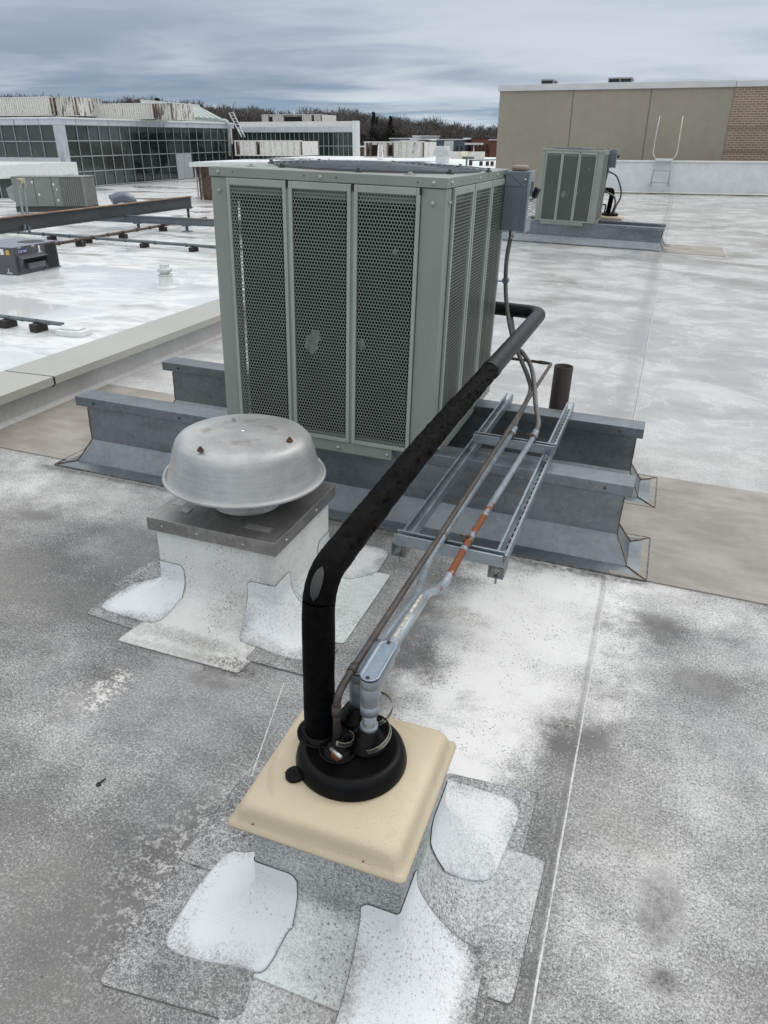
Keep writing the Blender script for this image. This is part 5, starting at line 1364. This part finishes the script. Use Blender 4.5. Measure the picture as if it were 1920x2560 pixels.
m = MB(); m.prism(roundpoly([(-15.7, 16.95), (-14.8, 16.95), (-14.8, 17.5), (-15.7, 17.5)], .1), -3.3, -3.14); m.build('curb_wall', M_white_metal, t, bevel=.02)
m = MB(); m.box(-15.55, -14.95, 17.05, 17.4, -3.139, -3.10); m.build('curb_top', M_whitewall, t, bevel=.01)
# little white vent
V0 = af(417, 717, z=-3.3)
t = thing('vent_stack', 'small round white vent stack with a collar on the lower roof', 'roof vent', tuple(V0), None, near=False)
m = MB(); m.lathe([(.42, -3.298), (.32, -3.27), (.27, -3.22), (.255, -2.88)], V0*Vector((1, 1, 0)) if False else (V0.x, V0.y, 0), 28); m.build('base', M_white_metal, t)
m = MB(); m.lathe([(.27, -2.88), (.27, -2.84), (.18, -2.83), (.18, -2.76), (.26, -2.75), (.275, -2.66), (.24, -2.64), (.18, -2.63), (.175, -2.50), (.16, -2.47), (.0005, -2.46)], (V0.x, V0.y, 0), 28); m.build('collar_and_cap', simple('vent_grey_white', (.55, .56, .55), .4, .2), t)
# charcoal packaged unit
cx, cyv = -22.88, 23.44; cw, cd = 2.2, 2.2
t = thing('packaged_unit', 'small charcoal packaged rooftop unit with a blue oval badge, on a white curb', 'air conditioner', (cx-1.1, cyv+1.1, -3.3), None, near=False)
m = MB(); m.box(cx-2.4, cx, cyv, cyv+2.25, -3.3, -3.0); m.build('curb', M_white_metal, t)
m = MB(); m.box(cx-2.4, cx+.02, cyv-.02, cyv+2.3, -2.999, -2.0); m.build('cabinet', M_rtu, t, bevel=.01)
m = MB(); m.box(cx-2.42, cx+.04, cyv-.04, cyv+2.32, -2.0, -1.97); build_split(m, 'top_panel', M_rtutop, t, bevel=.01)
m = MB(); m.lathe([(.0005, -1.962), (.50, -1.962), (.52, -1.969)], (cx-.62, cyv+1.65, 0), 28); m.build('fan_opening', M_black, t)
m = MB()
for k in range(8): m.box(cx+.021, cx+.05, cyv+1.66+k*.075, cyv+1.69+k*.075, -2.93, -2.06)
build_split(m, 'coil_grille', simple('grille_dark', (.04, .04, .045), .5), t)
m = MB(); X = cx+.021
hy0, hy1 = cyv+.10, cyv+1.45
m.add([(X, hy0, -2.30), (X, hy1, -2.30), (X+.30, hy1, -2.40), (X+.30, hy0, -2.40), (X, hy0, -2.92), (X+.05, hy0, -2.92), (X, hy1, -2.92), (X+.05, hy1, -2.92)],
      [(0, 1, 2, 3), (0, 3, 5, 4), (1, 6, 7, 2)]); m.build('rain_hood', M_rtu, t)
m = MB(); m.box(X, X+.18, hy0+.35, hy1-.1, -2.82, -2.60); m.build('hood_baffle', simple('hood_grey', (.10, .10, .11), .5), t)
m = MB(); m.box(X, X+.01, hy0+.3, hy1-.05, -2.60, -2.42); m.build('hood_opening', M_dark, t)
def badge(nm, pts, mat, x_): 
    mm = MB(); mm.add([(x_, a, b) for a, b in pts], [tuple(range(len(pts)))]); return mm.build(nm, mat, t)
badge('blue_badge', [(cyv+.42+.27*math.cos(a), -2.155+.08*math.sin(a)) for a in [2*PI*k/20 for k in range(20)]], M_blue, X+.002)
def text(txt, size, loc, rot, mat, parent, name):
    cu = D.curves.new(name, 'FONT'); cu.body = txt; cu.size = size; cu.align_x = 'CENTER'; cu.align_y = 'CENTER'; cu.shear = .3; cu.extrude = .001
    tmp = D.objects.new('tmp', cu); col.objects.link(tmp); dg = bpy.context.evaluated_depsgraph_get(); me = D.meshes.new_from_object(tmp.evaluated_get(dg))
    D.objects.remove(tmp); me.materials.clear(); me.materials.append(mat); o = D.objects.new(name, me); col.objects.link(o); o.parent = parent
    o.matrix_local = Matrix.Translation(Vector(loc)-Vector(parent['_base'])) @ rot
    return o
text('Carrier', .15, (X+.006, cyv+.42, -2.155), Matrix.Rotation(R(90), 4, 'Z') @ Matrix.Rotation(R(90), 4, 'X'), M_label, t, 'badge_lettering')
m = MB(); m.box(X, X+.003, cyv+.22, cyv+.38, -2.035, -2.01); m.box(X, X+.003, cyv+.95, cyv+1.1, -2.05, -2.015); m.box(X, X+.003, cyv+1.28, cyv+1.37, -2.28, -2.05); m.box(X, X+.003, cyv+1.22, cyv+1.45, -2.31, -2.28)
m.box(cx-.62, cx-.46, cyv-.0225, cyv-.021, -2.26, -2.05); m.box(cx-.86, cx-.66, cyv-.0225, cyv-.021, -2.20, -2.03); m.box(cx-.42, cx-.39, cyv-.0225, cyv-.021, -2.93, -2.76); m.box(cx-.5, cx-.25, cyv-.0225, cyv-.021, -2.94, -2.91)
build_split(m, 'white_sticker', M_label, t)
m = MB(); m.box(cx-.36, cx-.20, cyv-.0225, cyv-.021, -2.26, -2.09); m.build('yellow_sticker', M_yellow, t)
m = MB(); m.box(cx+.02, cx+.07, cyv+1.3, cyv+2.3, -3.0, -2.95)
m.build('base_rail', M_galv, t)
# olive packaged unit behind the beam
A = Vector(af(41, 516, z=-2.9)); B = Vector(af(220, 516, z=-2.9)); d_ = (B-A); W = math.hypot(d_.x, d_.y); ang = math.atan2(d_.y, d_.x)
t = thing('packaged_unit', 'large olive-grey packaged rooftop unit behind the dark steel beam', 'air conditioner', tuple((A+B)/2), None, near=False)
MT = Matrix.Translation(A) @ Matrix.Rotation(ang, 4, 'Z')
m = MB(); m.box(0, W*.62, 0, 2.3, 0, 2.0, MT); m.build('cabinet', M_trane, t, bevel=.02)
m = MB(); m.box(W*.62, W, .03, 2.27, 0, 1.97, MT); m.build('coil_section', M_louv, t)
m = MB(); m.box(-.03, W+.03, -.04, 2.34, 2.0, 2.07, MT); m.box(W*.97, W, -.02, .1, 0, 2.0, MT); m.box(W*.615, W*.66, -.015, .1, 0, 2.0, MT); build_split(m, 'top_panel', M_trane, t)
m = MB()
for k in range(11): x = W*.67+k*W*.0285; m.box(x, x+.05, -.01, .03, .05, 1.95, MT)
build_split(m, 'coil_guard', M_trane, t)
m = MB()
for x in (.155, .30, .545): m.box(W*x, W*x+.035, -.006, 0, .04, 1.96, MT)
build_split(m, 'door_gap', M_dark, t)
m = MB()
for (x, z) in ((.09, 1.45), (.56, 1.45), (.60, 1.1), (.59, .35), (.34, .75), (.27, 1.6)): m.box(W*x, W*x+.13, -.012, 0, z, z+.16, MT)
build_split(m, 'white_sticker', M_label, t)
m = MB(); m.add([MT @ Vector(q) for q in ((0, .1, 1.5), (-.55, .1, 1.25), (-.45, .1, .55), (0, .1, .3), (0, 1.8, 1.5), (-.55, 1.8, 1.25), (-.45, 1.8, .55), (0, 1.8, .3))], [(0, 1, 2, 3), (7, 6, 5, 4), (0, 4, 5, 1), (1, 5, 6, 2), (2, 6, 7, 3)]); m.build('intake_hood', simple('hood_pale', (.30, .31, .31), .5, .2), t)
m = MB(); m.box(-.1, W+.05, .1, 2.2, -.4, -.001, MT); m.build('curb', M_beam, t)
t = thing('conduit_riser', 'pair of upright conduits with a pale yellow box in front of the olive unit', 'conduit', tuple(A), None, near=False)
for (q0, q1) in (((44, 448), (63, 575)), ((58, 448), (74, 580))):
    m = MB(); m.tube([af(*q0, X=-34.5), af(*q1, X=-31.0)], .07, 8); m.build('conduit', M_pipegrey, t)
m = MB(); p = af(56, 457, X=-34.3); m.box(p.x-.14, p.x+.14, p.y-.25, p.y+.1, p.z-.24, p.z+.24); m.build('junction_box', simple('cream_box', (.48, .46, .33), .5), t, bevel=.03)
# gooseneck duct beyond the beam
p = af(318, 520, z=-3.3)
t = thing('gooseneck_duct', 'pale blue-grey curved duct hood behind the dark steel beam', 'duct', tuple(p), None, near=False)
P = [(p.x+.3, p.y+.3, -3.3), (p.x+.3, p.y+.3, -2.85), (p.x+.05, p.y-.0, -2.55), (p.x-.35, p.y-.4, -2.5), (p.x-.7, p.y-.8, -2.65)]
m = MB(); m.tube(spline(P, 6), .40, 20, caps=False); m.build('duct', M_duct, t)
m = MB(); q = Vector(P[-1]); m.tube([q, q+Vector((-.05, -.06, -.03))], .42, 20); m.build('rim', M_duct, t)
# ------------------------------------------------------------------ things on the far roof
t = thing('exhaust_fan', 'white box-hooded exhaust fan on the far roof, left of the beige building', 'exhaust fan', tuple(af(1107, 395, z=-.1)), 'rooftop exhaust fans', near=False)
Yv = 64.; a = af(1089, 370, Y=Yv); b = af(1125, 370, Y=Yv)
def zz(py): return af(1107, py, Y=Yv).z
cxx = (a.x+b.x)/2; hw = (b.x-a.x)/2
def tap(m_, w0, w1, z0, z1): m_.ring_loft([[(cxx+sx*w0, Yv+sy*w0, z0) for sx, sy in ((-1, -1), (1, -1), (1, 1), (-1, 1))], [(cxx+sx*w1, Yv+sy*w1, z1) for sx, sy in ((-1, -1), (1, -1), (1, 1), (-1, 1))]], smooth=False)
m = MB(); tap(m, hw*.75, hw*.75, -.1, zz(387)); m.build('curb', M_whitewall, t)
m = MB(); tap(m, hw*1.05, hw, zz(387), zz(378)); tap(m, hw*.9, hw*.72, zz(378), zz(365)); m.build('hood', simple('hood_white_grey', (.48, .49, .50), .5), t)
t = thing('low_wall', 'low stained white wall at the back of the far roof', 'wall', tuple(af(1165, 390, Y=80)), None, near=False)
a = af(1125, 385, Y=80); b = af(1210, 385, Y=80); z1 = af(1165, 379, Y=80).z
m = MB(); m.box(a.x, b.x, 80, 80.4, -.1, z1); m.build('wall', M_cont, t)
m = MB(); p = af(1161, 384, Y=79.9); m.box(p.x-.35, p.x+.35, 79.85, 79.98, p.z-.2, p.z+.2); m.build('wall_lamp', simple('pale_lamp', (.75, .7, .5), .4), t)
t = thing('pipe_support', 'grey T-shaped support post on the far roof left of the beige building', 'pipe support', tuple(af(1166, 415, z=-.1)), None, near=False)
Yp = 44.; a = af(1166, 416, Y=Yp); b = af(1166, 398, Y=Yp)
m = MB(); m.box(a.x-.04, a.x+.04, Yp-.04, Yp+.04, -.12, b.z); m.build('post', M_pipegrey, t)
c_ = af(1157, 398, Y=Yp); d_ = af(1182, 396, Y=Yp); m = MB(); m.box(c_.x, d_.x, Yp-.1, Yp+.3, b.z, b.z+.12); m.build('plate', M_pipegrey, t)
t = thing('pipe_run', 'dark pipe on small feet on the far roof, running behind the beige building', 'pipe', tuple(af(1210, 397, z=-.05)), None, near=False)
Yp = 60.; a = af(1172, 401, Y=Yp); b = af(1245, 400, Y=Yp)
m = MB(); m.tube([(a.x, Yp, a.z), (b.x, Yp+1, b.z)], .05, 6); m.build('pipe', M_pipegrey, t)
m = MB()
for q in (1176, 1202, 1218, 1230): 
    p = af(q, 398, Y=Yp-.1); m.box(p.x-.10, p.x+.10, Yp-.1, Yp+.2, -.10, a.z-.05)
build_split(m, 'foot', M_block, t)
t = thing('small_ladder', 'small white ladder leaning on the open-framed screen', 'ladder', tuple(af(950, 396, Y=64)), None, near=False)
for q in (((947, 362), (944, 403)), ((955, 362), (957, 405))):
    m = MB(); m.tube([af(*q[0], Y=65.7), af(*q[1], Y=61)], .045, 6); build_split(m, 'stile', M_white_metal, t)
m = MB()
for k in range(1, 7): u = k/7; m.tube([af(947, 362, Y=65.7).lerp(af(944, 403, Y=61), u), af(955, 362, Y=65.7).lerp(af(957, 405, Y=61), u)], .035, 5)
m.build('rungs', M_white_metal, t)
for i, (x, w_, h_) in enumerate(((742, 9, 5), (806, 9, 5), (822, 5, 8), (774, 3, 4), (834, 3, 4), (868, 4, 4))):
    p = af(x, 397, Y=58); a = af(x-w_/2, 397, Y=58); b = af(x+w_/2, 397, Y=58)
    lab = ['low white vent on the far roof directly in front of the streaked screen end', 'low white vent on the far roof, left of a pair', 'upright white vent on the far roof, right of a pair', 'tiny dark vent between the white vents on the far roof', 'tiny dark vent just right of the paired white vents', 'tiny dark vent near the far glass building end column'][i]
    t = thing('small_vent', lab, 'roof vent', (p.x, 66, -.1), 'small vents on the far roof', near=False)
    k_ = 66/58.; m = MB(); zt2 = -.1+ h_*.036
    m.lathe([(w_*.018, -.1), (w_*.018, zt2*.6-.04), (w_*.022, zt2*.6-.03), (w_*.02, zt2+.02), (.0005, zt2+.03)], (p.x*k_, 66, 0), 10); m.build('vent_body', M_white_metal if i < 3 else M_block, t)
# ------------------------------------------------------------------ town and trees beyond
def block(x0, x1, ytop, ybot, Y, mat, label, roofmat=None, wins=0, name='distant_building'):
    a = af(x0, 360, Y=Y); b = af(x1, 360, Y=Y); z1 = af((x0+x1)/2, ytop, Y=Y).z
    t = thing(name, label, 'building', ((a.x+b.x)/2, Y, -9), 'low buildings beyond the roof', near=False)
    m = MB(); m.box(a.x, b.x, Y, Y+12, -9, z1); m.build('wall', mat, t)
    m = MB(); m.box(a.x-.2, b.x+.2, Y-.2, Y+12.2, z1, z1+.16); m.build('roof', roofmat or M_farroof, t)
    if wins:
        m = MB()
        for k in range(wins): x = a.x+(b.x-a.x)*(k+.3)/wins; m.box(x, x+(b.x-a.x)/wins*.45, Y-.05, Y-.01, z1-2.6, z1-1.1)
        build_split(m, 'window', M_glass, t)
M_bg = simple('slate_cladding', (.105, .125, .165), .6, 0, .12, .3); M_br = simple('red_brown_cladding', (.17, .065, .05), .7, 0, .2, .3); M_dk = simple('dark_cladding', (.05, .055, .065), .7)
block(975, 998, 347, 385, 170, simple('grey_cladding', (.20, .21, .23), .6), 'small grey building, leftmost of the town blocks')
block(1000, 1030, 348, 385, 176, M_bg, 'low slate building with a bright white roof strip', wins=3)
block(1032, 1063, 341, 385, 182, simple('light_panel', (.42, .46, .50), .6), 'pale boxy building standing tallest among the town blocks')
block(1028, 1060, 350, 385, 168, M_dk, 'dark low building in front of the pale boxy one')
block(1063, 1092, 352, 385, 172, simple('mixed_grey', (.16, .16, .16), .6), 'grey low building between the pale box and the slate hall', wins=4)
block(1092, 1160, 350, 388, 160, M_bg, 'wide slate-blue hall with a white doorway', wins=6)
t = thing('doorway_portal', 'white square doorway frame on the slate hall', 'doorway', tuple(af(1121, 370, Y=158)), None, near=False)
a = af(1112, 360, Y=158); b = af(1131, 360, Y=158); z1 = af(1121, 352, Y=158).z
m = MB(); m.box(a.x, a.x+.6, 157.5, 159, -9, z1); m.box(b.x-.6, b.x, 157.5, 159, -9, z1); m.box(a.x+.6, b.x-.6, 157.5, 159, z1-.9, z1); build_split(m, 'frame', M_white_metal, t)
block(1161, 1178, 347, 388, 165, M_dk, 'narrow dark building left of the red-brown one')
block(1178, 1222, 345, 388, 162, M_br, 'red-brown building beside the beige wall', M_dk, 5)
block(1224, 1262, 351, 388, 158, M_br, 'second red-brown building, cut off by the beige wall')
block(862, 905, 368, 392, 150, simple('dull_brick', (.12, .07, .055), .8), 'dull brick building right behind the white end column')
def bare_tree(seed, H, spread, mat):
    rnd = random.Random(seed); tr = MB(); cr = MB()
    def seg(m_, a, b, r0, r1):
        d = (b-a); u = d.orthogonal().normalized(); w_ = d.normalized().cross(u); n = 3; vs = []
        for (p, r) in ((a, r0), (b, r1)):
            for k in range(n): vs.append(p+(u*math.cos(2*PI*k/n)+w_*math.sin(2*PI*k/n))*r)
        m_.add(vs, [(k, (k+1) % n, n+(k+1) % n, n+k) for k in range(n)])
    def grow(p, d, L, r, lev):
        b = p+d*L; seg(tr if lev == 0 else cr, p, b, r, r*.72)
        if lev >= 6: return
        n = 3 if lev < 4 else 4
        for k in range(n):
            nd = (d+Vector((rnd.gauss(0, .5), rnd.gauss(0, .5), rnd.gauss(.12, .3)))*spread).normalized()
            t_ = 1 if k == 0 else rnd.uniform(.45, 1)
            grow(p+d*L*t_, nd, L*rnd.uniform(.62, .86), max(r*.6, H*.0025), lev+1)
    grow(Vector((0, 0, 0)), Vector((0, 0, 1)), H*.27, H*.016, 0)
    mx = max(v.z for v in cr.v); s_ = H/mx
    for m_ in (tr, cr): m_.v = [Vector((v.x*s_, v.y*s_, v.z*s_)) for v in m_.v]
    out = []
    for (m_, nm) in ((tr, 'trunk'), (cr, 'crown')):
        me = D.meshes.new(nm); me.from_pydata([tuple(v) for v in m_.v], [], m_.f); me.materials.append(mat); out.append(me)
    return out
protos = [bare_tree(s, 17, .95, M_bark if s % 2 else M_bark2) for s in range(1, 7)]
def evergreen(H):
    m_ = MB(); rnd = random.Random(3); m_.tube([(0, 0, 0), (0, 0, H*.9)], H*.012, 5); me1 = D.meshes.new('trunk'); me1.from_pydata([tuple(v) for v in m_.v], [], m_.f); me1.materials.append(M_bark)
    c_ = MB()
    for k in range(1400):
        z = H*(.12+.88*rnd.random()**.8); r = (1-z/H)*H*.20*rnd.uniform(.3, 1.1)+.15; a = rnd.random()*2*PI; p = Vector((r*math.cos(a), r*math.sin(a), z)); s_ = .5
        q = [p+Vector((rnd.uniform(-s_, s_), rnd.uniform(-s_, s_), rnd.uniform(-s_, s_)*.6)) for _ in range(3)]; c_.add(q, [(0, 1, 2)])
    me2 = D.meshes.new('crown'); me2.from_pydata([tuple(v) for v in c_.v], [], c_.f); me2.materials.append(M_ever); return [me1, me2]
everp = evergreen(19)
skyline = [(-60, 238), (40, 236), (120, 238), (200, 246), (260, 252), (340, 243), (420, 250), (500, 262), (560, 266), (600, 268), (640, 280), (700, 278), (770, 284), (800, 274), (850, 279), (900, 285), (960, 292), (1000, 298), (1060, 302), (1110, 309), (1160, 314), (1210, 318), (1260, 322), (1320, 330)]
def sky_y(px):
    for (a, ya), (b, yb) in zip(skyline, skyline[1:]):
        if a <= px <= b: return ya+(yb-ya)*(px-a)/(b-a)
    return 320
rt = random.Random(11)
where = [('at the far left', 0, 300), ('behind the green roof', 300, 560), ('behind the far glass building', 560, 900), ('over the town blocks', 900, 1300)]
cnt = 0
for row, (Yd, step, dz) in enumerate(((235, 17, 10), (262, 19, 2), (290, 22, 0))):
    px = -50.
    while px < 1290:
        px += rt.uniform(.6, 1.4)*step
        Dd = Yd+rt.uniform(-9, 9); ty = sky_y(px)+dz-12+rt.uniform(-4, 15)
        if px < 330 and row == 0: continue
        if px < 330: ty += 9
        base = af(px, 360, Dd=Dd); top = af(px, ty, Dd=Dd).z; Ht = top+9
        side = [w_[0] for w_ in where if w_[1] <= px < w_[2]] or ['over the roofs']
        ev = (row == 0 and 925 < px < 942) or (row == 1 and 545 < px < 0)
        tr = D.objects.new('bare_tree', None); col.objects.link(tr); tr.location = (base.x, base.y, -9)
        tr['label'] = 'bare winter tree in the dark wood %s' % side[0]; tr['category'] = 'tree'; tr['group'] = 'bare trees %s' % side[0]
        k = protos[rt.randrange(6)]; sc = Ht/17
        if ev: k = everp; sc = Ht/19; tr.name = 'evergreen_tree'; tr['label'] = 'pointed evergreen among the bare trees'
        tr.scale = (sc*1.05, sc*1.05, sc); tr.rotation_euler.z = rt.uniform(0, 6.28)
        for me, nm in zip(k, ('trunk', 'crown')):
            c_ = D.objects.new(nm, me); col.objects.link(c_); c_.parent = tr
        cnt += 1
for (px, ty, lab) in ((934, 281, 'tall pointed evergreen standing above the bare trees right of the far glass building'), (406, 246, 'small evergreen top behind the ridge of the green roof'), (976, 291, 'shorter evergreen top just right of the tallest pointed one')):
    base = af(px, 360, Dd=228); top = af(px, ty, Dd=228).z; sc = (top+9)/19
    tr = D.objects.new('evergreen_tree', None); col.objects.link(tr); tr.location = (base.x, base.y, -9); tr.scale = (sc, sc, sc); tr['label'] = lab; tr['category'] = 'tree'; tr['group'] = 'evergreens in the wood'
    for me, nm in zip(everp, ('trunk', 'crown')):
        c_ = D.objects.new(nm, me); col.objects.link(c_); c_.parent = tr
# understorey and the depth of the wood: twiggy mass nobody could count
m = MB(); rb = random.Random(5)
for k in range(52000):
    px = rb.uniform(-60, 1300); Dd = rb.uniform(240, 330); ty = sky_y(px)+7+12*mnoise.noise(Vector((px*.02, Dd*.05, 0)))
    b = af(px, 360, Dd=Dd); top = af(px, ty, Dd=Dd).z; z = -9+(top+9)*rb.random()
    s_ = .55; p = Vector((b.x, b.y, z)); u = Vector((rb.uniform(-1, 1), rb.uniform(-1, 1), rb.uniform(-.5, 1.5))).normalized()*rb.uniform(.8, 2.0); w_ = u.orthogonal().normalized()*.10
    m.add([p-u-w_, p-u+w_, p+u], [(0, 1, 2)])
tag(m.build('woodland', M_brush, loc=(0, 0, 0)), 'dark brown winter wood along the horizon', kind='stuff')
m = MB()
pts = [af(px, 360, Dd=345) for px in range(-400, 2200, 60)]
vs = []
for i, p in enumerate(pts):
    px = -400+60*i; vs += [(p.x, p.y, -9.2), (p.x, p.y, min(9, af(px, max(300, sky_y(max(-60, min(1300, px)))+22), Dd=345).z)), (p.x*1.3, p.y*1.3, -9.2)]
n = len(pts)
m.add(vs, [(3*i, 3*i+3, 3*i+4, 3*i+1) for i in range(n-1)]+[(3*i+1, 3*i+4, 3*i+5, 3*i+2) for i in range(n-1)])
tag(m.build('wooded_hill', M_brush, loc=(0, 0, 0)), kind='structure')
for (px, y0, y1, lab) in ((1020+2, 355, 385, 'thin grey lamp pole over the town blocks, left'), (1184, 362, 380, 'thin sign pole in front of the red-brown building')):
    a = af(px, y1, Y=140); b = af(px, y0, Y=140); t = thing('street_lamp', lab, 'lamp post', (a.x, 140, -9), None, near=False)
    m = MB(); m.tube([(a.x, 140, -9), (a.x, 140, b.z)], .12, 6); m.build('pole', M_mull, t)
    m = MB(); m.box(a.x-1.6, a.x+1.6, 139.8, 140.2, b.z, b.z+.3); m.build('lamp_arm', M_white_metal, t)
# ------------------------------------------------------------------ put the deck's things on the sloping deck
for o in NEAR:
    o.matrix_world = TILT @ Matrix.LocRotScale(o.location, o.rotation_euler, o.scale)
for o in D.objects:
    for k in ('_base', '_o'):
        if k in o: del o[k]
# ------------------------------------------------------------------ sky and sun
W_ = G('World', world=True); scene.world = W_.m
x, y, z = W_.xyz(W_.tc.outputs['Generated'])
zz_ = z.max(.0)+.055
v = W_.comb(x/zz_, y/zz_, 0.0)
def mp(sc, off): 
    n = W_.nodes.new('ShaderNodeMapping'); W_.links.new(v, n.inputs[0]); n.inputs[3].default_value = sc; n.inputs[1].default_value = off; n.inputs[2].default_value = (0, 0, R(14)); return n.outputs[0]
n1 = W_.noise(.16, 5, .52, mp((1, 1.25, 1), (3.1, 1.2, 0)), .5); n2 = W_.noise(.55, 5, .55, mp((1, 1.5, 1), (7.7, 2.0, 0)), .7); n3 = W_.noise(.055, 3, .5, mp((1, 1, 1), (1, 9, 0)))
cl = n1*.52+n2*.12+n3*.36
c0 = W_.mix(cl.sm(.43, .54), (.195, .27, .385), (.58, .64, .73))
c0 = W_.mix(cl.sm(.53, .62)*.6, c0, (.80, .84, .88))
hz = z.sm(.06, .01)
c0 = W_.mix(hz*.55, c0, W_.mix(n2.sm(.40, .6), (.36, .50, .64), (.66, .76, .84)))
lift = z.sm(.02, .16)
c0 = W_.mix(lift*.42, c0, (.55, .60, .68))
sky = W_.nodes.new('ShaderNodeTexSky'); sky.sky_type = 'NISHITA'; sky.sun_disc = False; sky.sun_elevation = R(48); sky.sun_rotation = R(35); sky.altitude = 100
# brighter towards the zenith, as an overcast sky is
zen = z.max(0.0).sm(.14, .95)*1.05+1.12
c0 = W_.mix(z.sm(.15, .5)*.92, c0, (.77, .775, .775))
bgc = W_.nodes.new('ShaderNodeBackground'); W_.links.new(c0, bgc.inputs[0]); W_.links.new((zen*.93).s, bgc.inputs[1])
bgs = W_.nodes.new('ShaderNodeBackground'); W_.links.new(sky.outputs[0], bgs.inputs[0]); bgs.inputs[1].default_value = .08
mx = W_.nodes.new('ShaderNodeMixShader'); mx.inputs[0].default_value = .92
W_.links.new(bgs.outputs[0], mx.inputs[1]); W_.links.new(bgc.outputs[0], mx.inputs[2])
wo = W_.nodes.new('ShaderNodeOutputWorld'); W_.links.new(mx.outputs[0], wo.inputs[0])
sl = D.lights.new('sun', 'SUN'); sl.energy = .75; sl.angle = R(22); sl.color = (1, .965, .92)
so = D.objects.new('sun', sl); col.objects.link(so)
el_, az_ = R(48), R(35)
dirv = Vector((math.sin(az_)*math.cos(el_), math.cos(az_)*math.cos(el_), math.sin(el_)))
so.rotation_euler = dirv.to_track_quat('Z', 'Y').to_euler(); so.location = (0, 0, 30)
# ------------------------------------------------------------------ camera
cam = D.cameras.new('camera'); co = D.objects.new('camera', cam); col.objects.link(co)
cam.sensor_fit = 'VERTICAL'; cam.sensor_height = 36; cam.lens = FPX/2560*36; cam.clip_start = .05; cam.clip_end = 4000
r_, d_, f_ = RT[0], RT[1], RT[2]
co.matrix_world = Matrix(((r_.x, -d_.x, -f_.x, 0), (r_.y, -d_.y, -f_.y, 0), (r_.z, -d_.z, -f_.z, 1.7), (0, 0, 0, 1)))
scene.camera = co
scene.view_settings.view_transform = 'Standard'; scene.view_settings.look = 'None'; scene.view_settings.exposure = .05; scene.view_settings.gamma = 1
scene.render.engine = 'CYCLES'; scene.cycles.max_bounces = 6; scene.cycles.use_denoising = True
